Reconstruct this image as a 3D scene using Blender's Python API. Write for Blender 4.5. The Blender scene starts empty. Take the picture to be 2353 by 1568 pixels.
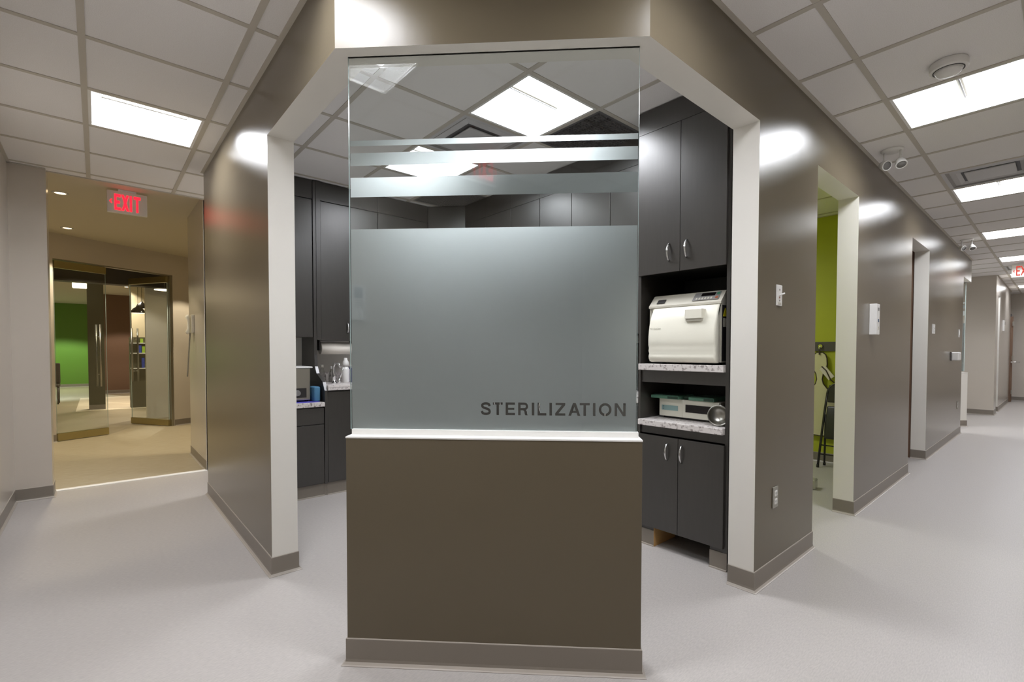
import bpy, bmesh, math, random
from mathutils import Vector, Matrix
from mathutils.geometry import delaunay_2d_cdt
random.seed(7)
C = bpy.context.scene.collection
# ---------------------------------------------------------------- camera
cam_d = bpy.data.cameras.new('camera'); cam = bpy.data.objects.new('camera', cam_d); C.objects.link(cam)
r_ = Vector((0.7501661, -0.6612477, 0.00151523)); u_ = Vector((0.01565407, 0.02004981, 0.99967643)); f_ = Vector((0.66106412, 0.74989965, -0.0253919))
cam.matrix_world = Matrix(((r_.x, u_.x, -f_.x, -0.69947), (r_.y, u_.y, -f_.y, -1.02527), (r_.z, u_.z, -f_.z, 1.22979), (0, 0, 0, 1)))
cam_d.sensor_width = 36.0; cam_d.lens = 36.0 * 1100.87 / 2353
cam_d.shift_x = (1176.5 - 1194.17) / 2353; cam_d.shift_y = (837.29 - 784.0) / 2353
cam_d.clip_start = 0.02
bpy.context.scene.camera = cam
# ---------------------------------------------------------------- world, exposure
w = bpy.data.worlds.new('world'); bpy.context.scene.world = w; w.use_nodes = True
w.node_tree.nodes['Background'].inputs[0].default_value = (0.75, 0.78, 0.8, 1)
w.node_tree.nodes['Background'].inputs[1].default_value = 0.01
vs = bpy.context.scene.view_settings
vs.view_transform = 'Standard'; vs.look = 'None'; vs.gamma = 1.0; vs.use_curve_mapping = False
vs.exposure = 2.36
LENS_EMIT = 9.0
# ---------------------------------------------------------------- materials
def lin(c):
    out = []
    for v in c[:3]:
        v = v / 255.0
        out.append(v / 12.92 if v <= 0.04045 else ((v + 0.055) / 1.055) ** 2.4)
    return (*out, 1.0)
def mat(name, col, rough=0.5, metal=0.0, spec=0.5, bump=None, vary=None, emit=None, ior=None):
    m = bpy.data.materials.new(name); m.use_nodes = True
    nt = m.node_tree; b = nt.nodes['Principled BSDF']
    b.inputs['Base Color'].default_value = lin(col); b.inputs['Roughness'].default_value = rough
    b.inputs['Metallic'].default_value = metal; b.inputs['Specular IOR Level'].default_value = spec
    if ior: b.inputs['IOR'].default_value = ior
    if emit: b.inputs['Emission Color'].default_value = lin(emit[0]); b.inputs['Emission Strength'].default_value = emit[1]
    tc = None
    if bump or vary:
        tc = nt.nodes.new('ShaderNodeTexCoord')
    def noise(scale, stretch, detail=3):
        mp = nt.nodes.new('ShaderNodeMapping'); mp.inputs['Scale'].default_value = stretch
        nt.links.new(tc.outputs['Object'], mp.inputs['Vector'])
        n = nt.nodes.new('ShaderNodeTexNoise'); n.inputs['Scale'].default_value = scale; n.inputs['Detail'].default_value = detail
        nt.links.new(mp.outputs[0], n.inputs['Vector']); return n
    if vary:   # (scale, stretch, other colour, low, high)
        n = noise(vary[0], vary[1], 4)
        rp = nt.nodes.new('ShaderNodeValToRGB'); rp.color_ramp.elements[0].position = vary[3]; rp.color_ramp.elements[1].position = vary[4]
        rp.color_ramp.elements[0].color = lin(col); rp.color_ramp.elements[1].color = lin(vary[2])
        nt.links.new(n.outputs['Fac'], rp.inputs[0]); nt.links.new(rp.outputs[0], b.inputs['Base Color'])
    if bump:   # (scale, stretch, strength, distance)
        n = noise(bump[0], bump[1])
        bp = nt.nodes.new('ShaderNodeBump'); bp.inputs['Strength'].default_value = bump[2]; bp.inputs['Distance'].default_value = bump[3]
        nt.links.new(n.outputs['Fac'], bp.inputs['Height']); nt.links.new(bp.outputs[0], b.inputs['Normal'])
    return m
U = (1, 1, 1)
M = {}
def sheen_paint(name, col, rough, ior, streak):
    # eggshell wall paint: diffuse under a soft clear sheen, with faint vertical roller marks
    m = bpy.data.materials.new(name); m.use_nodes = True; nt = m.node_tree; nt.nodes.clear(); N = nt.nodes.new; K = nt.links.new
    o = N('ShaderNodeOutputMaterial'); d = N('ShaderNodeBsdfDiffuse'); d.inputs[0].default_value = lin(col)
    g = N('ShaderNodeBsdfAnisotropic'); g.distribution = 'BECKMANN'; g.inputs['Roughness'].default_value = rough; g.inputs['Color'].default_value = (1, 1, 1, 1)
    fr = N('ShaderNodeFresnel'); fr.inputs[0].default_value = ior; mx = N('ShaderNodeMixShader')
    tc = N('ShaderNodeTexCoord'); mp = N('ShaderNodeMapping'); mp.inputs['Scale'].default_value = (1, 1, .05); n = N('ShaderNodeTexNoise'); n.inputs['Scale'].default_value = 16
    bp = N('ShaderNodeBump'); bp.inputs['Strength'].default_value = streak; bp.inputs['Distance'].default_value = .004
    K(tc.outputs['Object'], mp.inputs[0]); K(mp.outputs[0], n.inputs['Vector']); K(n.outputs['Fac'], bp.inputs['Height'])
    for q in (g, d): K(bp.outputs[0], q.inputs['Normal'])
    K(fr.outputs[0], mx.inputs[0]); K(d.outputs[0], mx.inputs[1]); K(g.outputs[0], mx.inputs[2]); K(mx.outputs[0], o.inputs[0]); return m
M['taupe'] = sheen_paint('taupe_paint', (101, 92, 75), .30, 1.42, .14)
M['white'] = mat('white_paint', (226, 223, 215), 0.5, bump=(160, U, .05, .001))
M['beige'] = sheen_paint('beige_paint', (200, 192, 181), .32, 1.4, .08)
M['cream'] = mat('cream_paint', (205, 196, 172), 0.55, bump=(160, U, .05, .001))
M['drywall'] = mat('ceiling_drywall', (200, 192, 172), 0.7)
M['green'] = mat('lime_paint', (176, 182, 48), 0.5, bump=(160, U, .05, .001))
M['green2'] = mat('green_paint', (92, 134, 44), 0.5)
M['brown'] = mat('brown_paint', (118, 92, 74), 0.5)
M['darkpost'] = mat('dark_olive_paint', (84, 80, 62), 0.45)
M['bulk'] = mat('dark_bulkhead_paint', (66, 60, 52), 0.5)
M['floor'] = mat('speckled_vinyl', (172, 167, 163), 0.36, spec=.35, vary=(48, (1, 4.5, 1), (184, 179, 174), .35, .68), bump=(60, (1, 3, 1), .08, .001))
M['lobbyfloor'] = mat('tan_plank_vinyl', (172, 163, 142), 0.45, vary=(7, (1, 7, 1), (160, 146, 118), .3, .7))
M['palefloor'] = mat('pale_floor', (225, 214, 190), 0.5)
M['tile'] = mat('ceiling_tile_fibre', (240, 238, 237), 0.9, spec=.1, vary=(300, U, (226, 223, 220), .45, .75), bump=(260, U, .35, .0015))
M['tee'] = mat('ceiling_tee_enamel', (194, 188, 177), 0.55)
M['cove'] = mat('cove_vinyl', (131, 123, 113), 0.38)
M['covetoe'] = mat('cove_vinyl_toe', (168, 160, 150), 0.35)
M['sill'] = mat('white_sill_paint', (240, 239, 235), 0.4)
M['lam'] = mat('charcoal_laminate', (50, 47, 43), 0.35, spec=.95, vary=(14, (6, 6, .5), (46, 43, 39), .3, .7), bump=(50, (5, 5, .4), .05, .001))
M['lamdark'] = mat('dark_interior_laminate', (40, 38, 35), 0.5)
M['ply'] = mat('raw_board_edge', (196, 154, 98), 0.7)
M['granite'] = mat('granite_laminate', (214, 208, 204), 0.35, vary=(55, U, (140, 130, 126), .52, .66))
M['chrome'] = mat('chrome', (222, 222, 222), 0.14, metal=1)
M['steel'] = mat('brushed_steel', (170, 168, 160), 0.32, metal=1, bump=(40, (1, 1, 20), .1, .001))
M['footmetal'] = mat('pale_cast_metal', (186, 184, 178), 0.25, metal=.5)
M['brass'] = mat('satin_bronze_rail', (176, 164, 118), 0.3, metal=.9)
M['plastic'] = mat('ivory_plastic', (232, 229, 214), 0.32)
M['plasticgrey'] = mat('warm_grey_plastic', (196, 192, 178), 0.35)
M['whiteplastic'] = mat('white_plastic', (232, 231, 228), 0.35)
M['greyplastic'] = mat('grey_plastic', (128, 126, 124), 0.4)
M['darkplastic'] = mat('dark_plastic', (44, 42, 42), 0.35)
M['black'] = mat('black_plastic', (18, 16, 17), 0.25)
M['blackmetal'] = mat('black_enamel', (34, 31, 33), 0.3)
M['vinylblack'] = mat('black_vinyl', (42, 41, 44), 0.35)
M['teal'] = mat('teal_tray_plastic', (92, 138, 116), 0.35)
M['tealdark'] = mat('dark_teal_plastic', (44, 74, 60), 0.35)
M['aqua'] = mat('aqua_label', (150, 182, 180), 0.5)
M['yellow'] = mat('yellow_label', (226, 214, 30), 0.5)
M['greenbtn'] = mat('green_key', (60, 128, 98), 0.4)
M['orangebtn'] = mat('orange_key', (150, 80, 50), 0.4)
M['greytext'] = mat('grey_print', (176, 174, 160), 0.5)
M['blue'] = mat('blue_plastic', (34, 34, 130), 0.4)
M['bluemat'] = mat('violet_blue_mat', (84, 78, 190), 0.5)
M['turq'] = mat('steel_blue_cloth', (72, 122, 156), 0.75)
M['paper'] = mat('paper_towel', (236, 230, 220), 0.85)
M['apron'] = mat('khaki_apron_vinyl', (206, 200, 160), 0.5, bump=(14, (1, 1, .5), .35, .01))
M['binding'] = mat('brown_binding', (52, 34, 30), 0.6)
M['velcro'] = mat('pale_strap_tape', (214, 206, 190), 0.7)
M['rail'] = mat('dark_grey_rail', (84, 80, 78), 0.45)
M['doorwood'] = mat('brown_door', (112, 88, 70), 0.4)
M['signwhite'] = mat('sign_housing_white', (222, 218, 210), 0.4)
M['book1'] = mat('blue_folder', (50, 70, 170), 0.5)
M['book2'] = mat('green_folder', (160, 196, 60), 0.5)
M['reflector'] = mat('troffer_reflector_enamel', (190, 190, 188), 0.6, spec=.2)
M['diff'] = mat('diffuser_enamel', (196, 196, 198), 0.4)
M['grille'] = mat('dark_grille', (70, 70, 74), 0.5)
M['bluelabel'] = mat('display_glass', (92, 108, 130), 0.2)
def emis(name, col, s):
    m = bpy.data.materials.new(name); m.use_nodes = True; nt = m.node_tree; nt.nodes.clear()
    e = nt.nodes.new('ShaderNodeEmission'); e.inputs[0].default_value = (*col, 1); e.inputs[1].default_value = s
    o = nt.nodes.new('ShaderNodeOutputMaterial'); nt.links.new(e.outputs[0], o.inputs[0]); return m
M['lens'] = emis('lit_troffer_lens', (.97, .99, 1.05), LENS_EMIT)
M['warmlamp'] = emis('warm_lamp', (1, .72, .38), 3)
M['warmlamp2'] = emis('warm_shade_glow', (1, .82, .5), 1.2)
M['exitred'] = emis('exit_red', (1, .012, .025), .55)
M['exitred2'] = emis('exit_red_dim', (1, .08, .05), .16)
def glassy(name, tint, refl=1.0, film=False):
    m = bpy.data.materials.new(name); m.use_nodes = True; nt = m.node_tree; nt.nodes.clear()
    o = nt.nodes.new('ShaderNodeOutputMaterial'); mx = nt.nodes.new('ShaderNodeMixShader')
    t = nt.nodes.new('ShaderNodeBsdfTransparent'); t.inputs[0].default_value = (*tint, 1)
    g = nt.nodes.new('ShaderNodeBsdfGlossy'); g.inputs['Roughness'].default_value = 0.0
    fr = nt.nodes.new('ShaderNodeFresnel'); ge = nt.nodes.new('ShaderNodeNewGeometry')
    ii = nt.nodes.new('ShaderNodeMath'); ii.operation = 'MULTIPLY_ADD'; ii.inputs[1].default_value = 1 / 1.5 - 1.5; ii.inputs[2].default_value = 1.5
    nt.links.new(ge.outputs['Backfacing'], ii.inputs[0]); nt.links.new(ii.outputs[0], fr.inputs[0])
    mu = nt.nodes.new('ShaderNodeMath'); mu.operation = 'MULTIPLY'; mu.inputs[1].default_value = refl
    nt.links.new(fr.outputs[0], mu.inputs[0]); nt.links.new(mu.outputs[0], mx.inputs[0])
    nt.links.new(t.outputs[0], mx.inputs[1]); nt.links.new(g.outputs[0], mx.inputs[2]); nt.links.new(mx.outputs[0], o.inputs[0])
    return m
M['glass'] = glassy('clear_glass', (.95, .97, .965), 1.0)
M['edge'] = mat('glass_cut_edge', (196, 214, 212), 0.15, spec=.8)
M['clearplastic'] = glassy('clear_plastic', (.82, .82, .80), 2.2)
def frost(name):
    m = bpy.data.materials.new(name); m.use_nodes = True; nt = m.node_tree; nt.nodes.clear()
    o = nt.nodes.new('ShaderNodeOutputMaterial')
    tr = nt.nodes.new('ShaderNodeBsdfTranslucent'); tr.inputs[0].default_value = (.56, .62, .62, 1)
    df = nt.nodes.new('ShaderNodeBsdfDiffuse'); df.inputs[0].default_value = (.36, .40, .39, 1)
    rf = nt.nodes.new('ShaderNodeBsdfRefraction'); rf.inputs[0].default_value = (.82, .87, .87, 1); rf.inputs['Roughness'].default_value = .80; rf.inputs['IOR'].default_value = 1.45
    gl = nt.nodes.new('ShaderNodeBsdfGlossy'); gl.inputs['Roughness'].default_value = .05
    m1 = nt.nodes.new('ShaderNodeMixShader'); m1.inputs[0].default_value = .86
    m2 = nt.nodes.new('ShaderNodeMixShader'); m2.inputs[0].default_value = .12
    m3 = nt.nodes.new('ShaderNodeMixShader'); m3.inputs[0].default_value = .05
    nt.links.new(tr.outputs[0], m1.inputs[1]); nt.links.new(rf.outputs[0], m1.inputs[2])
    nt.links.new(m1.outputs[0], m2.inputs[1]); nt.links.new(df.outputs[0], m2.inputs[2])
    nt.links.new(m2.outputs[0], m3.inputs[1]); nt.links.new(gl.outputs[0], m3.inputs[2]); nt.links.new(m3.outputs[0], o.inputs[0])
    return m
M['frost'] = frost('frosted_film')
# ---------------------------------------------------------------- mesh helpers
class MB:
    def __init__(s): s.bm = bmesh.new(); s.mats = []
    def mi(s, m):
        m = M[m]
        if m not in s.mats: s.mats.append(m)
        return s.mats.index(m)
    def poly(s, pts, m):
        vs = [s.bm.verts.new(p) for p in pts]; f = s.bm.faces.new(vs); f.material_index = s.mi(m); return f
    def box(s, a, b, m, bev=0, fm=None, seg=2, xf=None):
        x0, y0, z0 = [min(a[i], b[i]) for i in range(3)]; x1, y1, z1 = [max(a[i], b[i]) for i in range(3)]
        v = [s.bm.verts.new(p) for p in [(x0, y0, z0), (x1, y0, z0), (x1, y1, z0), (x0, y1, z0), (x0, y0, z1), (x1, y0, z1), (x1, y1, z1), (x0, y1, z1)]]
        idx = {'-z': (0, 3, 2, 1), '+z': (4, 5, 6, 7), '-y': (0, 1, 5, 4), '+x': (1, 2, 6, 5), '+y': (2, 3, 7, 6), '-x': (3, 0, 4, 7)}
        fs = []
        for k, q in idx.items():
            f = s.bm.faces.new([v[i] for i in q]); f.material_index = s.mi((fm or {}).get(k, m)); fs.append(f)
        if bev:
            es = list({e for f in fs for e in f.edges})
            r = bmesh.ops.bevel(s.bm, geom=es, offset=bev, segments=seg, affect='EDGES', profile=.5)
            v = list({q for f in r['faces'] for q in f.verts} | {q for q in v if q.is_valid})
        if xf is not None: bmesh.ops.transform(s.bm, matrix=xf, verts=[q for q in v if q.is_valid])
        return v
    def prism(s, pts, axis, a, b, m, fm=None, capm=None):
        # pts 2D polygon in the two other axes (cyclic order), extruded along axis a..b
        def P(p, t):
            if axis == 'z': return (p[0], p[1], t)
            if axis == 'y': return (p[0], t, p[1])
            return (t, p[0], p[1])
        A = [s.bm.verts.new(P(p, a)) for p in pts]; B = [s.bm.verts.new(P(p, b)) for p in pts]
        n = len(pts)
        for i in range(n):
            j = (i + 1) % n
            f = s.bm.faces.new((A[i], A[j], B[j], B[i])); f.material_index = s.mi((fm or {}).get(i, m))
        f = s.bm.faces.new(A[::-1]); f.material_index = s.mi(capm or m)
        f = s.bm.faces.new(B); f.material_index = s.mi(capm or m)
    def cyl(s, p0, p1, r0, r1, m, n=16, caps=True, smooth=True):
        p0 = Vector(p0); p1 = Vector(p1); d = (p1 - p0).normalized()
        a = d.orthogonal().normalized(); b = d.cross(a)
        A = [s.bm.verts.new(p0 + (a * math.cos(2 * math.pi * i / n) + b * math.sin(2 * math.pi * i / n)) * r0) for i in range(n)]
        B = [s.bm.verts.new(p1 + (a * math.cos(2 * math.pi * i / n) + b * math.sin(2 * math.pi * i / n)) * r1) for i in range(n)]
        k = s.mi(m)
        for i in range(n):
            f = s.bm.faces.new((A[i], A[(i + 1) % n], B[(i + 1) % n], B[i])); f.material_index = k; f.smooth = smooth
        if caps:
            f = s.bm.faces.new(A[::-1]); f.material_index = k; f = s.bm.faces.new(B); f.material_index = k
    def lathe(s, prof, m, c=(0, 0, 0), n=24, ax=None):
        # prof (r,z)
        rings = []; mx = Matrix.Translation(c) @ (ax if ax else Matrix.Identity(4))
        for r, z in prof:
            if r < 1e-6: rings.append([s.bm.verts.new(mx @ Vector((0, 0, z)))])
            else: rings.append([s.bm.verts.new(mx @ Vector((r * math.cos(2 * math.pi * i / n), r * math.sin(2 * math.pi * i / n), z))) for i in range(n)])
        k = s.mi(m)
        for A, B in zip(rings, rings[1:]):
            for i in range(n):
                j = (i + 1) % n
                if len(A) == 1 and len(B) == 1: continue
                if len(A) == 1: q = (A[0], B[j], B[i])
                elif len(B) == 1: q = (A[i], A[j], B[0])
                else: q = (A[i], A[j], B[j], B[i])
                f = s.bm.faces.new(q); f.material_index = k; f.smooth = True
    def tube(s, pts, r, m, n=8):
        pts = [Vector(p) for p in pts]; k = s.mi(m); prev = None; up = Vector((0.123, .3, .94)).normalized()
        rings = []
        for i, p in enumerate(pts):
            d = (pts[min(i + 1, len(pts) - 1)] - pts[max(i - 1, 0)]).normalized()
            if prev is None: a = d.orthogonal().normalized()
            else: a = (prev - d * prev.dot(d)).normalized()
            prev = a; b = d.cross(a)
            rr = r[i] if isinstance(r, (list, tuple)) else r
            rings.append([s.bm.verts.new(p + (a * math.cos(2 * math.pi * t / n) + b * math.sin(2 * math.pi * t / n)) * rr) for t in range(n)])
        for A, B in zip(rings, rings[1:]):
            for i in range(n):
                f = s.bm.faces.new((A[i], A[(i + 1) % n], B[(i + 1) % n], B[i])); f.material_index = k; f.smooth = True
        f = s.bm.faces.new(rings[0][::-1]); f.material_index = k; f = s.bm.faces.new(rings[-1]); f.material_index = k
    def build(s, name, parent=None, loc=None):
        bmesh.ops.recalc_face_normals(s.bm, faces=s.bm.faces)
        me = bpy.data.meshes.new(name); s.bm.to_mesh(me); s.bm.free()
        for m in s.mats: me.materials.append(m)
        o = bpy.data.objects.new(name, me); C.objects.link(o)
        if loc: o.location = loc
        if parent: o.parent = parent
        return o
def tag(o, label, cat, group=None, kind=None):
    if label: o['label'] = label
    if cat: o['category'] = cat
    if group: o['group'] = group
    if kind: o['kind'] = kind
    return o
def thing(name, label, cat, loc=(0, 0, 0), rz=0, group=None):
    o = bpy.data.objects.new(name, None); C.objects.link(o); o.location = loc; o.rotation_euler = (0, 0, rz); o.empty_display_size = .05
    return tag(o, label, cat, group)
def struct(o, label=None): o['kind'] = 'structure'; o['label'] = label or o.name.replace('_', ' '); o['category'] = o.name.split('_')[0]; return o
def kids(o): return [c for c in bpy.data.objects if c.parent == o]
def dup(o, loc, label, rz=None):
    r = o.copy(); C.objects.link(r); r.location = loc; r['label'] = label
    if rz is not None: r.rotation_euler = (0, 0, rz)
    for ch in kids(o):
        c = ch.copy(); C.objects.link(c); c.parent = r
        for g in kids(ch):
            d = g.copy(); C.objects.link(d); d.parent = c
    return r
def text_mesh(s, size, extrude=0, offset=0, mt=None, name='lettering', align='LEFT', space=1.0):
    cu = bpy.data.curves.new(name, 'FONT'); cu.body = s; cu.size = size; cu.extrude = extrude; cu.offset = offset; cu.align_x = align; cu.space_character = space
    cu.resolution_u = 4
    t = bpy.data.objects.new(name, cu); C.objects.link(t)
    bpy.context.view_layer.update()
    me = bpy.data.meshes.new_from_object(t.evaluated_get(bpy.context.evaluated_depsgraph_get()))
    bpy.data.objects.remove(t); bpy.data.curves.remove(cu)
    me.name = name; me.materials.clear()
    if mt: me.materials.append(M[mt])
    return me
def put_text(s, width, height, origin, xd, yd, parent, mt, extrude=.0008, offset=.0, name='lettering', space=1.0):
    me = text_mesh(s, 1.0, 0, offset, mt, name, space=space)
    xs = [v.co.x for v in me.vertices]; ys = [v.co.y for v in me.vertices]
    x0, x1, y0, y1 = min(xs), max(xs), min(ys), max(ys)
    xd = Vector(xd).normalized(); yd = Vector(yd).normalized(); n = xd.cross(yd); o = Vector(origin)
    for v in me.vertices:
        v.co = o + xd * ((v.co.x - x0) / (x1 - x0) * width) + yd * ((v.co.y - y0) / (y1 - y0) * height)
    bm = bmesh.new(); bm.from_mesh(me)
    r = bmesh.ops.extrude_face_region(bm, geom=list(bm.faces))
    bmesh.ops.translate(bm, verts=[e for e in r['geom'] if isinstance(e, bmesh.types.BMVert)], vec=n * extrude)
    bmesh.ops.recalc_face_normals(bm, faces=bm.faces); bm.to_mesh(me); bm.free()
    ob = bpy.data.objects.new(name, me); C.objects.link(ob)
    if parent: ob.parent = parent
    return ob
def offset_path(pts, d, closed=False):
    # offset to the right of travel by d
    out = []; n = len(pts)
    for i, p in enumerate(pts):
        p = Vector(p)
        ds = []
        if i > 0 or closed: ds.append((p - Vector(pts[i - 1])).normalized())
        if i < n - 1 or closed: ds.append((Vector(pts[(i + 1) % n]) - p).normalized())
        ns = [Vector((q.y, -q.x)) for q in ds]
        if len(ns) == 1: out.append(p + ns[0] * d)
        else:
            b = (ns[0] + ns[1]); b = b / max(b.length_squared, 1e-6) * 2
            out.append(p + b * d)
    return out
def cove(name, pts, closed=False, z0=0.0, label=None):
    prof = [(0, .104), (.0035, .104), (.0045, .101), (.0045, .022), (.0065, .012), (.013, .004), (.019, .0015), (.019, 0), (0, 0)]
    mb = MB(); rows = [[mb.bm.verts.new((q.x, q.y, z0 + z)) for q in offset_path(pts, d, closed)] for d, z in prof]
    k = mb.mi('cove'); k2 = mb.mi('covetoe'); n = len(pts)
    for a in range(len(prof) - 1):
        for i in range(n if closed else n - 1):
            j = (i + 1) % n
            f = mb.bm.faces.new((rows[a][i], rows[a][j], rows[a + 1][j], rows[a + 1][i])); f.material_index = k2 if a in (0, 1, 4, 5) else k
    if not closed:
        for e in (0, n - 1):
            f = mb.bm.faces.new([r[e] for r in rows]); f.material_index = k
    return struct(mb.build(name), label)
# ---------------------------------------------------------------- numbers
S = math.sqrt(.5); c = .8387; T = .134; HH = 2.389; HC = 2.74; WT = HC + .006
XR = [1.803, 2.661, 3.561, 5.468, 6.407, 9.216]; YL1, YL2 = 1.813, 3.827
# ---------------------------------------------------------------- floor
mb = MB(); mb.box((-1.5, -2.3, -.1), (17.3, 4.82, 0), 'floor'); struct(mb.build('floor'), 'light grey speckled sheet vinyl floor of the corridors')
mb = MB(); mb.box((-3.2, 4.82, -.1), (3.2, 11.9, 0), 'lobbyfloor'); struct(mb.build('floor_lobby'), 'tan wood look floor of the entrance lobby')
mb = MB(); mb.box((-3.2, 11.9, -.1), (3.2, 22, 0), 'lobbyfloor'); mb.box((-1.05, 12.2, 0), (-.2 + 2.5, 16, .004), 'palefloor'); struct(mb.build('floor_outer'), 'floor beyond the glass doors with a pale area')
mb = MB(); mb.prism([(4.79, 0), (4.79, .004), (4.80, .009), (4.84, .009), (4.85, .004), (4.85, 0)], 'x', -1.0, .134, 'sill')
tag(mb.build('threshold_strip'), 'bright metal threshold strip between grey vinyl and tan lobby floor', 'threshold')
# ---------------------------------------------------------------- walls
def wall(name, boxes, label, m='taupe'):
    mb = MB()
    for a, b, fm in boxes: mb.box(a, b, 'white', fm=fm)
    return struct(mb.build(name), label)
ty = {'-y': 'taupe'}; tx = {'-x': 'taupe'}
# right wall (y = 0), facing the corridor
bx = []
cuts = [(XR[0], XR[1]), (XR[2], XR[3]), (XR[4], XR[5])]
for a, b in cuts: bx.append(((a, 0, 0), (b, T, WT), ty))
for a, b in ((c + T * math.tan(math.radians(22.5)), XR[0]), (XR[1], XR[2]), (XR[3], XR[4]), (XR[5], 10.12)): bx.append(((a, 0, HH), (b, T, WT), ty))
mb = MB()
for a, b, fm in bx: mb.box(a, b, 'white', fm=fm)
q = T * math.tan(math.radians(22.5))
mb.prism([(c, 0), (c + q, 0), (c + q, T)], 'z', HH, WT, 'white', fm={0: 'taupe'})
struct(mb.build('wall_right'), 'long glossy taupe corridor wall with white edged openings')
# left wall (x = 0)
mb = MB(); mb.box((0, YL1, 0), (T, YL2, WT), 'white', fm=tx); mb.box((0, c + q, HH), (T, YL1, WT), 'white', fm=tx)
mb.prism([(0, c + q), (0, c), (T, c + q)], 'z', HH, WT, 'white', fm={0: 'taupe'})
struct(mb.build('wall_left'), 'glossy taupe wall left of the glass corner')
# chamfer header
mb = MB(); mb.prism([(0, c), (c, 0), (c + q, T), (T, c + q)], 'z', HH, WT, 'white', fm={0: 'taupe'})
struct(mb.build('wall_front'), 'glossy taupe header across the cut corner')
def L(t, n, z=0):   # local frame of the cut corner: t along it, n inward
    return Vector((t * S + n * S, c - t * S + n * S, z))
def lbox(mb, t0, t1, n0, n1, z0, z1, m, fm=None, bev=0):
    X = Matrix(((S, S, 0, 0), (-S, S, 0, c), (0, 0, 1, 0), (0, 0, 0, 1)))
    mb.box((t0, n0, z0), (t1, n1, z1), m, fm=fm, bev=bev, xf=X)
# half wall
mb = MB(); lbox(mb, .031, 1.171, 0, T, 0, .893, 'taupe', bev=.0015)
hw = mb.build('wall_half'); struct(hw, 'low taupe half wall under the frosted glass')
mb = MB(); lbox(mb, .0295, 1.1725, -.0015, T + .0015, .893, .9, 'sill', bev=.0012); mb.build('sill', hw)['label'] = 'white painted ledge'
mb = MB(); lbox(mb, .034, 1.165, .049, .071, .9, .921, 'sill', bev=.001); mb.build('glass_channel', hw)['label'] = 'white channel holding the glass'
def Lp(t, n): v = L(t, n); return (v.x, v.y)
cove('baseboard_half', [Lp(.031, T), Lp(.031, 0), Lp(1.171, 0), Lp(1.171, T)], label='grey cove base around the half wall')
def letter_polys():
    def band(pts, st, closed=False):
        out = []; P = [Vector(p) for p in pts]; n = len(P); L_, R_ = [], []
        for i in range(n):
            a = P[i - 1] if (i or closed) else P[i]; b = P[(i + 1) % n] if (i < n - 1 or closed) else P[i]
            d = (b - a).normalized(); nn = Vector((-d.y, d.x)) * st / 2; L_.append(P[i] + nn); R_.append(P[i] - nn)
        for i in range(n if closed else n - 1):
            j = (i + 1) % n; out.append([tuple(L_[i]), tuple(L_[j]), tuple(R_[j]), tuple(R_[i])])
        return out
    def cr(pts, k=5):
        out = []; Q = [Vector(pts[0])] + [Vector(p) for p in pts] + [Vector(pts[-1])]
        for i in range(1, len(Q) - 2):
            for s in range(k):
                t = s / k; a, b, c_, d = Q[i - 1:i + 3]
                out.append(.5 * ((2 * b) + (c_ - a) * t + (2 * a - 5 * b + 4 * c_ - d) * t * t + (3 * b - a - 3 * c_ + d) * t ** 3))
        return out + [Vector(pts[-1])]
    rc = lambda x0, y0, x1, y1: [(x0, y0), (x1, y0), (x1, y1), (x0, y1)]
    arc = lambda cx, cy, rx, ry, a0, a1, n=10: [(cx + rx * math.cos(math.radians(a0 + (a1 - a0) * i / n)), cy + ry * math.sin(math.radians(a0 + (a1 - a0) * i / n))) for i in range(n + 1)]
    w = .19
    Lt = {'I': [rc(0, 0, .2, 1)], 'T': [rc(0, .82, .8, 1), rc(.3, 0, .5, .82)], 'E': [rc(0, 0, .2, 1), rc(.2, .82, .75, 1), rc(.2, .42, .70, .58), rc(.2, 0, .75, .18)],
          'L': [rc(0, 0, .2, 1), rc(.2, 0, .7, .18)], 'Z': [rc(.03, .82, .8, 1), rc(0, 0, .81, .18), [(0, .18), (.27, .18), (.80, .82), (.53, .82)]],
          'A': [[(0, 0), (.215, 0), (.585, 1), (.365, 1)], [(.735, 0), (.95, 0), (.585, 1), (.365, 1)], rc(.22, .22, .73, .38)],
          'N': [rc(0, 0, .2, 1), rc(.67, 0, .87, 1), [(0, 1), (.215, 1), (.87, 0), (.655, 0)]],
          'O': band(arc(.5, .5, .405, .415, 0, 345, 23), w, True), 'S': band(cr([(.70, .69), (.66, .84), (.42, .915), (.17, .85), (.12, .72), (.20, .60), (.42, .52), (.64, .43), (.72, .29), (.66, .14), (.42, .085), (.17, .14), (.09, .31)]), w),
          'R': [rc(0, 0, .2, 1)] + band([(.15, .91)] + arc(.50, .695, .215, .215, 90, -90) + [(.15, .48)], .18) + [[(.38, .42), (.60, .46), (.70, .30), (.73, .08), (.78, 0), (.58, 0), (.53, .10), (.50, .30)]]}
    X_ = (285, 432, 588, 740, 905, 975, 1118, 1187, 1345, 1480, 1638, 1708, 1895); out = []
    for ch, x in zip('STERILIZATION', X_):
        t = .551 + (x - 285) / 1740 * .567
        for pl in Lt[ch]: out.append([(t + a * .0489, .9805 + b * .0502) for a, b in pl])
    return out
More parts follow.
